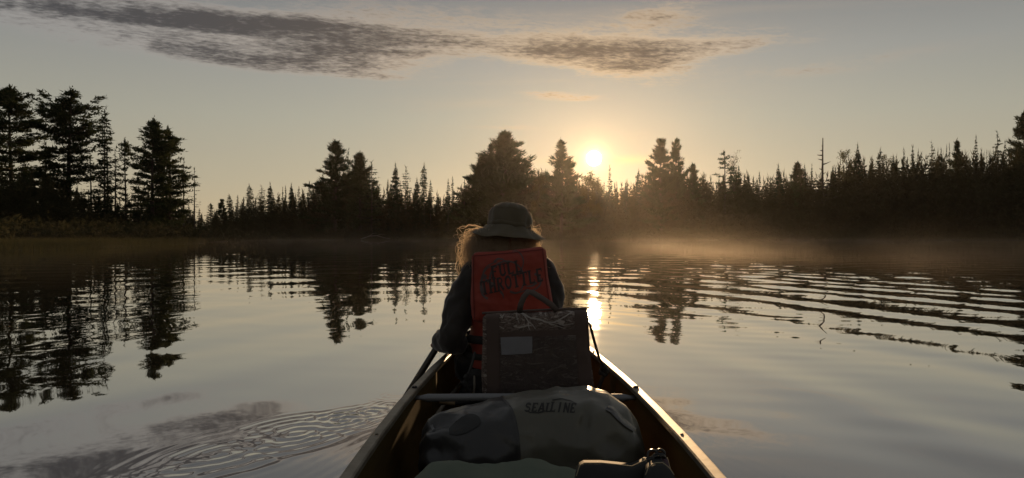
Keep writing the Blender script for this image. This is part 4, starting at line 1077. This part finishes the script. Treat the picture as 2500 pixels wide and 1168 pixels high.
def _patch(nt):
    b = nt.nodes['Principled BSDF']; tc = nt.nodes.new('ShaderNodeTexCoord'); x, y, z = xyz(nt, tc.outputs['Object'])
    f = ((x + z) * 900).f('SINE') * ((x - z) * 900).f('SINE')
    nt.links.new(ramp(nt, f * .5 + .5, [(.35, (.13, .13, .145)), (.75, (.34, .34, .38))]), b.inputs['Base Color']); b.inputs['Roughness'].default_value = .6
_patch(M_patch.node_tree)
def mesh_net(name):
    m = bpy.data.materials.new(name); m.use_nodes = True; nt = m.node_tree; b = nt.nodes['Principled BSDF']; b.inputs['Base Color'].default_value = (.085, .068, .064, 1); b.inputs['Roughness'].default_value = .7
    tc = nt.nodes.new('ShaderNodeTexCoord'); x, y, z = xyz(nt, tc.outputs['Object'])
    f = ((x + z) * 1050).f('SINE') * ((x - z) * 1050).f('SINE')
    t = nt.nodes.new('ShaderNodeBsdfTransparent'); mx = nt.nodes.new('ShaderNodeMixShader'); nt.links.new(f.ss(.05, .35).s, mx.inputs[0])
    nt.links.new(b.outputs[0], mx.inputs[1]); nt.links.new(t.outputs[0], mx.inputs[2]); nt.links.new(mx.outputs[0], nt.nodes['Material Output'].inputs['Surface'])
    return m
M_net = mesh_net('black_netting')
CD0, CD1 = 2.70, 2.78
chair = empty('canoe_chair', (at(1310, 960, CD1).x, CD1, .24), 'camouflage folding seat back with netting pocket behind the paddler', 'chair')
cb = pad('backrest', ((1176, 764), (1434, 753), (1452, 985), (1178, 985)), CD0, CD1, .036, M_camo, chair, 44, 44, .006, amp=.003)
cbv = bvh_of(cb)
def grid_poly(tl, tr_, br, bl): return [[tl, tr_, br, bl]]
def ribbon_pad(name, quad, m, parent, bvh, off): return print_on(name, [quad], bvh, m, parent, off, 6.0)
ribbon_pad('webbing', [(1188, 764), (1219, 763), (1222, 982), (1190, 982)], M_brown, cb, cbv, .0035)
ribbon_pad('webbing', [(1402, 756), (1432, 754), (1447, 982), (1414, 982)], M_brown, cb, cbv, .0035)
ribbon_pad('webbing', [(1221, 811), (1404, 803), (1405, 818), (1221, 823)], M_brown, cb, cbv, .0035)
pk = ribbon_pad('pocket_lining', [(1221, 823), (1405, 818), (1413, 978), (1222, 978)], M_camo_dk, cb, cbv, .0025)
ribbon_pad('pocket_netting', [(1221, 823), (1405, 818), (1413, 978), (1222, 978)], M_net, cb, cbv, .0070)
ribbon_pad('label_patch', [(1222, 822), (1299, 820), (1300, 861), (1224, 865)], M_patch, cb, cbv, .0085)
tw = stroke([(1262, 762), (1278, 768), (1296, 777), (1318, 780), (1332, 786), (1352, 787), (1370, 778), (1398, 762)], 4, 2.5) + stroke([(1278, 768), (1290, 785), (1300, 793), (1308, 804)], 3, 1.5) + stroke([(1290, 785), (1291, 800), (1294, 806)], 2.5, 1) + stroke([(1332, 786), (1350, 792), (1378, 802)], 2.5, 1)
tw += stroke([(1262, 764), (1262, 776), (1268, 790)], 2.5, 1) + stroke([(1352, 787), (1376, 794), (1400, 790)], 2, 1) + stroke([(1266, 800), (1282, 796), (1298, 794)], 4, 1.5) + stroke([(1222, 770), (1226, 777), (1231, 768)], 3, 1) + stroke([(1226, 777), (1229, 770), (1222, 776)], 3, 2)
M_twig = mat('pale_printed_twigs', (.34, .31, .29), .8, .2, var=(.46, .42, .40), scale=40)
print_on('twig_print', tw, cbv, M_twig, cb, .0030)
# piping round the edge
edge = [(1177, 765), (1240, 762), (1310, 758), (1380, 755), (1433, 754)]
V, Fc = tube([at(p[0], p[1], CD0 + .0) for p in edge], .0045, 8); mesh('piping', V, Fc, M_brown, cb)
def band(pts, hw, th, up=(0, -1, 0)):
    """flat strap along points"""
    pts = [Vector(p) for p in pts]; V = []; Fc = []
    for i, p in enumerate(pts):
        t = (pts[min(i + 1, len(pts) - 1)] - pts[max(i - 1, 0)]).normalized(); n = Vector(up); n = (n - t * n.dot(t)).normalized(); s = t.cross(n)
        V += [p + s * hw + n * th, p - s * hw + n * th, p - s * hw - n * th, p + s * hw - n * th]
    for i in range(len(pts) - 1):
        for k in range(4): Fc.append((i * 4 + k, i * 4 + (k + 1) % 4, i * 4 + 4 + (k + 1) % 4, i * 4 + 4 + k)[::-1])
    Fc += [(0, 1, 2, 3), tuple(len(V) - 4 + k for k in (3, 2, 1, 0))]
    return V, Fc
V, Fc = band([at(1268, 764, CD0 - .02), at(1271, 745, CD0 - .035), at(1279, 725, CD0 - .045), at(1290, 713, CD0 - .045), at(1302, 716, CD0 - .045), at(1325, 730, CD0 - .04), at(1348, 746, CD0 - .03), at(1360, 760, CD0 - .02)], .0105, .0012)
mesh('carry_handle', V, Fc, mat('grey_strap', (.12, .095, .085), .8, .3, bump=(300, .4, .001)), chair)
# side straps to the gunwale with a bunched knot
V, Fc = band([at(1440, 790, CD0 - .005), at(1446, 815, 2.72), at(1454, 845, 2.74), at(1462, 872, 2.76), at(1472, 895, 2.78), at(1480, 908, 2.79)], .012, .0015, (-1, -.4, 0)); mesh('side_strap', V, Fc, M_black, chair)
V, Fc = band([at(1478, 905, 2.79), at(1470, 925, 2.80), at(1462, 945, 2.80), at(1455, 965, 2.80)], .011, .0015, (-1, -.4, 0)); mesh('side_strap', V, Fc, M_black, chair)
me = blob_remesh('strap_knot', [(at(1473, 897, 2.78), (.013, .012, .014)), (at(1480, 906, 2.785), (.012, .012, .012)), (at(1467, 908, 2.785), (.010, .010, .016)), (at(1477, 915, 2.785), (.010, .010, .009))], .0035, 1); me.materials.append(M_black); wrinkle(me, .004, 60); link('strap_knot', me, chair)
V, Fc = band([at(1160, 860, 2.80), at(1152, 890, 2.80), at(1143, 915, 2.79), at(1136, 930, 2.79), at(1146, 948, 2.79)], .011, .0015, (-1, -.4, 0)); mesh('side_strap', V, Fc, M_black, chair)
me = blob_remesh('strap_knot', [(at(1139, 922, 2.785), (.012, .012, .016)), (at(1135, 938, 2.785), (.013, .012, .016)), (at(1142, 948, 2.785), (.010, .010, .014))], .0035, 1); me.materials.append(M_black); wrinkle(me, .004, 60); link('strap_knot', me, chair)
V, Fc = box((at(1315, 985, 2.9).x, 2.93, .268), (.36, .30, .035), bev=.3); mesh('seat_pad', V, Fc, M_camo, chair)

# ------------------------------------------------------------------ dry bag lying across the canoe
M_olive = mat('olive_coated_fabric', (.108, .102, .080), .38, .45, bump=(26, .10, .006), var=(.086, .082, .064), scale=5)
M_blackvinyl = mat('black_vinyl', (.040, .039, .038), .38, .45, bump=(26, .14, .006), var=(.038, .037, .037), scale=7)
crinkle(M_olive, 11, .9, .020); crinkle(M_blackvinyl, 13, .9, .016)
M_logo = mat('logo_print', (.022, .021, .019), .55, .3)
def bag_surface(u, v):
    """u along the canoe's width (0 left .. 1 right), v round the bag"""
    x = -.262 + .640 * u
    ztop = np.interp(u, [0, .03, .12, .30, .42, .60, .76, .84, .92, .97, 1.0], [.300, .335, .362, .390, .410, .430, .438, .425, .385, .335, .270])
    rz = np.interp(u, [0, .05, .2, .8, .93, 1.0], [.115, .16, .21, .235, .19, .10]) * .5 * 1.05
    ry = np.interp(u, [0, .05, .2, .8, .93, 1.0], [.09, .135, .17, .185, .16, .09])
    a = 2 * math.pi * v; c, s = math.cos(a), math.sin(a)
    yc = 2.17 - .03 * u; zc = ztop - rz * 2.0 * .62
    p = Vector((x, yc - ry * math.copysign(abs(c) ** .85, c), zc + rz * 1.24 * math.copysign(abs(s) ** .85, s)))
    # folds: radiating creases near both ends and a few diagonal tucks
    endl, endr = math.exp(-(u / .16) ** 2), math.exp(-((1 - u) / .22) ** 2)
    f = .010 * endl * math.sin(v * 62 + 6 * u) + .011 * endr * math.sin(v * 46 + 11 * u)
    f += .012 * math.exp(-((u - .70 - .35 * (v - .17)) / .030) ** 2) * max(0, math.sin(2 * math.pi * min(max((v - .05) / .24, 0), .5)))
    f -= .010 * math.exp(-((u - .745 - .32 * (v - .17)) / .030) ** 2) * max(0, math.sin(2 * math.pi * min(max((v - .05) / .24, 0), .5)))
    f += .006 * mnoise.fractal(Vector((u * 4, v * 6, .3)), .9, 2, 4)
    for q, (fu, fv, amp) in enumerate(((3.6, 5.0, .006), (6.0, -4.0, .004))):
        f += amp * max(0, 1 - 2.6 * abs(mnoise.noise(Vector((u * fu + v * fv * .6, v * fv - u * 2, q * 5.1))))) ** 2 * (.35 + .65 * max(endl, endr, .5))
    d = Vector((0, -c, s))
    return p + d * f
drybag = empty('dry_bag', (.05, 2.17, .05), 'olive dry bag with black end and printed logo lying across the canoe', 'bag')
NU, NV = 110, 96
def bag_part(name, u0, u1, m, cap0, cap1, parent):
    n = max(6, int(NU * (u1 - u0))); V, Fc = [], []
    for i in range(n + 1):
        for k in range(NV): v_ = k / NV; a0 = seam_u(v_) if u0 == U_S else u0; a1 = seam_u(v_) if u1 == U_S else u1; V.append(bag_surface(a0 + (a1 - a0) * i / n, v_))
    for i in range(n):
        for k in range(NV): Fc.append((i * NV + k, (i + 1) * NV + k, (i + 1) * NV + (k + 1) % NV, i * NV + (k + 1) % NV))
    for flag, i in ((cap0, 0), (cap1, n)):
        if flag:
            c = sum((Vector(V[i * NV + k]) for k in range(NV)), Vector()) / NV + Vector((-.010 if i == 0 else .010, 0, 0)); V.append(c)
            for k in range(NV): Fc.append((len(V) - 1, i * NV + (k + 1) % NV, i * NV + k)[::(1 if i else -1)])
    return mesh(name, V, Fc, m, parent)
U_S = .365
def seam_u(v): return U_S + .075 * max(0, math.cos(2 * math.pi * v)) ** .8
body_ = bag_part('bag_body', U_S, 1.0, M_olive, False, True, drybag)
end_ = bag_part('bag_end', 0.0, U_S, M_blackvinyl, True, False, drybag)
V, Fc = [], []                                         # welded overlap seam between the two materials
for du, off in ((-.008, .0022), (.004, .0022), (.006, .0003)):
    for k in range(NV):
        p = bag_surface(seam_u(k / NV) + du, k / NV); a = 2 * math.pi * k / NV; V.append(p + Vector((0, -math.cos(a), math.sin(a))) * off)
Fc = [(i * NV + k, (i + 1) * NV + k, (i + 1) * NV + (k + 1) % NV, i * NV + (k + 1) % NV) for i in range(2) for k in range(NV)]
mesh('seam', V, Fc, M_blackvinyl, end_)
bbv = bvh_of(body_)
lg = word('SEAL', (1283, 984), (17, .2), (-5, 22), 1.0) + word('LINE', (1346, 982), (16, .8), (-5, 24), 1.0)
lg += stroke([(1280, 1002), (1295, 1008), (1315, 1009), (1330, 1004)], 1.5, 4) + stroke([(1348, 978), (1370, 974), (1392, 979), (1408, 987)], 3, 1)
print_on('logo', lg, bbv, M_logo, body_, .0012, 5.0)
ebv = bvh_of(end_)
pt_ = arc(1150, 1030, 24, 18, -150, 60, 12) + [(1140, 1058), (1115, 1064), (1098, 1062), (1096, 1048), (1112, 1032), (1130, 1018)]
print_on('lash_patch', [[(1150, 1036)] + [pt_[i], pt_[(i + 1) % len(pt_)]] for i in range(len(pt_))], ebv, mat('patch_vinyl', (.024, .024, .023), .6, .35), end_, .0025, 8.0)
print_on('carry_strap', stroke([(1482, 996), (1496, 1006), (1512, 1024), (1530, 1040), (1548, 1052)], 17, 11), bbv, M_blackvinyl, body_, .0045, 6.0)
print_on('buckle', stroke([(1056, 1040), (1061, 1053)], 7), ebv, mat('grey_plastic', (.10, .10, .105), .4, .5), end_, .006, 6.0)

# ------------------------------------------------------------------ green canvas pack in the foreground
M_green = mat('green_canvas', (.115, .14, .105), .85, .25, bump=(180, .35, .0015), var=(.088, .112, .084), scale=7)
crinkle(M_green, 12, .4, .010)
pack = empty('canvas_pack', (-.02, 1.42, .0), 'faded green canvas pack at the bottom of the picture in front of dry bag', 'bag')
V, Fc = [], []
nu, nv = 70, 60
for i in range(nu + 1):
    for k in range(nv):
        u = i / nu; a = 2 * math.pi * k / nv; c, s = math.cos(a), math.sin(a)
        e = math.sqrt(max(0, 1 - (2 * u - 1) ** 6)) * .92 + .08
        x = -.225 + .42 * u; zt = np.interp(u, [0, .06, .16, .4, .7, 1.0], [.32, .402, .434, .436, .432, .415])
        f = .008 * mnoise.fractal(Vector((u * 4, math.cos(a) * 1.3, math.sin(a) * 1.3)), .9, 2, 4) + .0025 * math.sin(u * 15 + 2.2 * c) * max(0, s)
        V.append(Vector((x, 1.38 - (.20 * e) * math.copysign(abs(c) ** .7, c), zt - .17 * e + (.17 * e) * math.copysign(abs(s) ** .6, s) + f * (.4 + e))))
Fc = [(i * nv + k, (i + 1) * nv + k, (i + 1) * nv + (k + 1) % nv, i * nv + (k + 1) % nv) for i in range(nu) for k in range(nv)] + [tuple(range(nv)), tuple(nu * nv + k for k in range(nv))[::-1]]
mesh('pack_body', V, Fc, M_green, pack)
V, Fc = band([(-.20 + .39 * t, 1.215, .365 + .03 * math.sin(t * 3.1)) for t in [i / 12 for i in range(13)]], .012, .002); mesh('pack_strap', V, Fc, M_green, pack)

# ------------------------------------------------------------------ black pouch with pale piping and clips
M_pouch = mat('black_padded_cloth', (.020, .020, .020), .8, .3, bump=(200, .3, .001), var=(.028, .027, .026), scale=12)
M_pale = mat('pale_stitching', (.34, .28, .19), .8, .2)
M_purple = mat('dull_purple_cloth', (.085, .055, .066), .8, .2)
M_ring = mat('dark_metal_clip', (.04, .04, .04), .3, .5, .8)
pouch = empty('shoulder_bag', (.2, 1.36, .1), 'black padded bag with pale edging and clips in the right corner of canoe', 'bag')
def panel(name, out_px, D, thick, m, parent, edge_m=None, er=.0016, open_edge=None, lean=.05):
    P = [at(p[0], p[1], D + lean * (p[1] - 1100) / 100 * -1) for p in out_px]; n = len(P); b_ = Vector((0, thick, 0)); c = sum(P, Vector()) / n
    V = P + [p + b_ for p in P] + [c + Vector((0, -.010, 0)), c + b_]
    Fc = [(k, (k + 1) % n, 2 * n) for k in range(n)] + [((k + 1) % n + n, k + n, 2 * n + 1) for k in range(n)] + [(k, k + n, (k + 1) % n + n, (k + 1) % n) for k in range(n)]
    o_ = mesh(name, V, Fc, m, parent)
    if edge_m:
        a, b2 = open_edge; V, Fc = tube([p + Vector((0, thick * .3, .001)) for p in P[a:b2]], er, 6); mesh('piping', V, Fc, edge_m, o_)
    return o_
panel('flap', [(1398, 1230), (1408, 1168), (1417, 1142), (1428, 1136), (1470, 1136), (1510, 1140), (1545, 1144), (1562, 1136), (1580, 1128), (1605, 1135), (1600, 1230)], 1.36, .03, M_pouch, pouch, M_pale, .0012, (1, 9))
panel('side_pocket', [(1578, 1240), (1580, 1168), (1588, 1148), (1605, 1138), (1622, 1138), (1638, 1150), (1650, 1168), (1664, 1240)], 1.33, .05, M_pouch, pouch, M_pale, .0012, (1, 7))
panel('lining', [(1590, 1150), (1604, 1134), (1614, 1120), (1630, 1122), (1638, 1150), (1620, 1160)], 1.375, .02, M_purple, pouch, M_pale, .0016, (2, 5))
def ringm(name, px, py, D, r, tr_, tiltx=0.4, squash=1.0):
    c = at(px, py, D); V, Fc = tube([c + Vector((math.cos(a) * r, math.sin(a) * r * tiltx, math.sin(a) * r * squash)) for a in [2 * math.pi * k / 16 for k in range(17)]], tr_, 6); mesh(name, V, Fc, M_ring, pouch)
ringm('clip_ring', 1594, 1114, 1.36, .010, .0024); ringm('clip_ring', 1612, 1108, 1.365, .008, .0026, squash=.8); ringm('clip_ring', 1604, 1118, 1.355, .007, .002)
V, Fc = tube([at(1568, 1130, 1.36), at(1580, 1124, 1.36), at(1590, 1120, 1.358), at(1603, 1112, 1.36), at(1616, 1112, 1.36), at(1624, 1118, 1.362)], [.004, .0045, .004, .005, .005, .003], 8); mesh('clip', V, Fc, M_ring, pouch)
V, Fc = tube([at(1569, 1128, 1.362), at(1570, 1120, 1.362), at(1574, 1121, 1.362)], [.002, .0026, .0015], 6); mesh('toggle', V, Fc, M_pale, pouch)

# small gear glimpsed under the thwart
M_wood = mat('worn_wood', (.22, .15, .08), .6, .3, var=(.15, .10, .05), scale=30)
t_ = empty('tool_handle', at(1090, 985, 2.62), 'short pale wooden handle lying under the left half of the thwart', 'handle')
V, Fc = tube([at(1074, 984, 2.62), at(1092, 984, 2.61), at(1112, 986, 2.60)], [.008, .008, .007], 8); mesh('shaft', V, Fc, M_wood, t_)
V, Fc = tube([at(1112, 986, 2.60), at(1130, 983, 2.60), at(1150, 980, 2.60), at(1160, 979, 2.60)], [.007, .011, .010, .006], 8); mesh('sheath', V, Fc, M_black, t_)
sb = empty('stuff_sack', at(1170, 945, 2.83), 'small dark stuff sack wedged beside the left foot of the seat back', 'bag')
me = blob_remesh('sack', chain([(at(1160, 915, 2.90), (.030, .04, .02)), (at(1158, 945, 2.90), (.044, .05, .04)), (at(1156, 1000, 2.90), (.055, .06, .06))]), .005, 2); me.materials.append(M_black); wrinkle(me, .006, 30); link('sack', me, sb)  # sack bulked out so it also blocks low sun along the left hull wall
V, Fc = tube([at(1158, 918, 2.82), at(1158, 940, 2.82), at(1156, 975, 2.82)], [.003, .004, .003], 6); mesh('cord', V, Fc, mat('pale_cord', (.25, .22, .18), .7, .3), sb)

# ------------------------------------------------------------------ mist on the water and thin morning haze
def volume_box(name, lo, hi, label):
    lo, hi = Vector(lo), Vector(hi)
    V = [(x, y, z) for z in (lo.z, hi.z) for y in (lo.y, hi.y) for x in (lo.x, hi.x)]
    Fc = [(0, 2, 3, 1), (4, 5, 7, 6), (0, 1, 5, 4), (2, 6, 7, 3), (0, 4, 6, 2), (1, 3, 7, 5)]
    m = bpy.data.materials.new(name); m.use_nodes = True; nt = m.node_tree; nt.nodes.clear()
    pv = nt.nodes.new('ShaderNodeVolumePrincipled'); out = nt.nodes.new('ShaderNodeOutputMaterial'); nt.links.new(pv.outputs[0], out.inputs['Volume'])
    o = mesh(name, V, Fc, m, None, False); tag(o, label, kind='stuff')
    return o, m, nt, pv
o, m, nt, pv = volume_box('haze', (-950, -950, -4), (950, 950, 40), 'thin warm morning haze over the lake')
pv.inputs['Density'].default_value = .00004; pv.inputs['Color'].default_value = (.95, .90, .84, 1); pv.inputs['Anisotropy'].default_value = .85
o, m, nt, pv = volume_box('mist', (-75, 11, .012), (115, 176, 5.0), 'low mist drifting over the far water')
tc = nt.nodes.new('ShaderNodeTexCoord'); x, y, z = xyz(nt, tc.outputs['Object'])
f = noise_tex(nt, comb(nt, x, y * .5, z * 2.0), .13, 4, .6, .4).ss(.42, .68)
near = ((y - 26.0) / 22.0).gauss() * x.ss(-2.0, 6.0)
fall = E.op(nt, 'POWER', 2.71828, z * -2.0)
pv.inputs['Color'].default_value = (.96, .87, .76, 1); pv.inputs['Anisotropy'].default_value = .70
nt.links.new((f * fall * y.ss(11, 22) * (near * .0058 + .0032)).s, pv.inputs['Density'])
m.cycles.volume_step_rate = .5
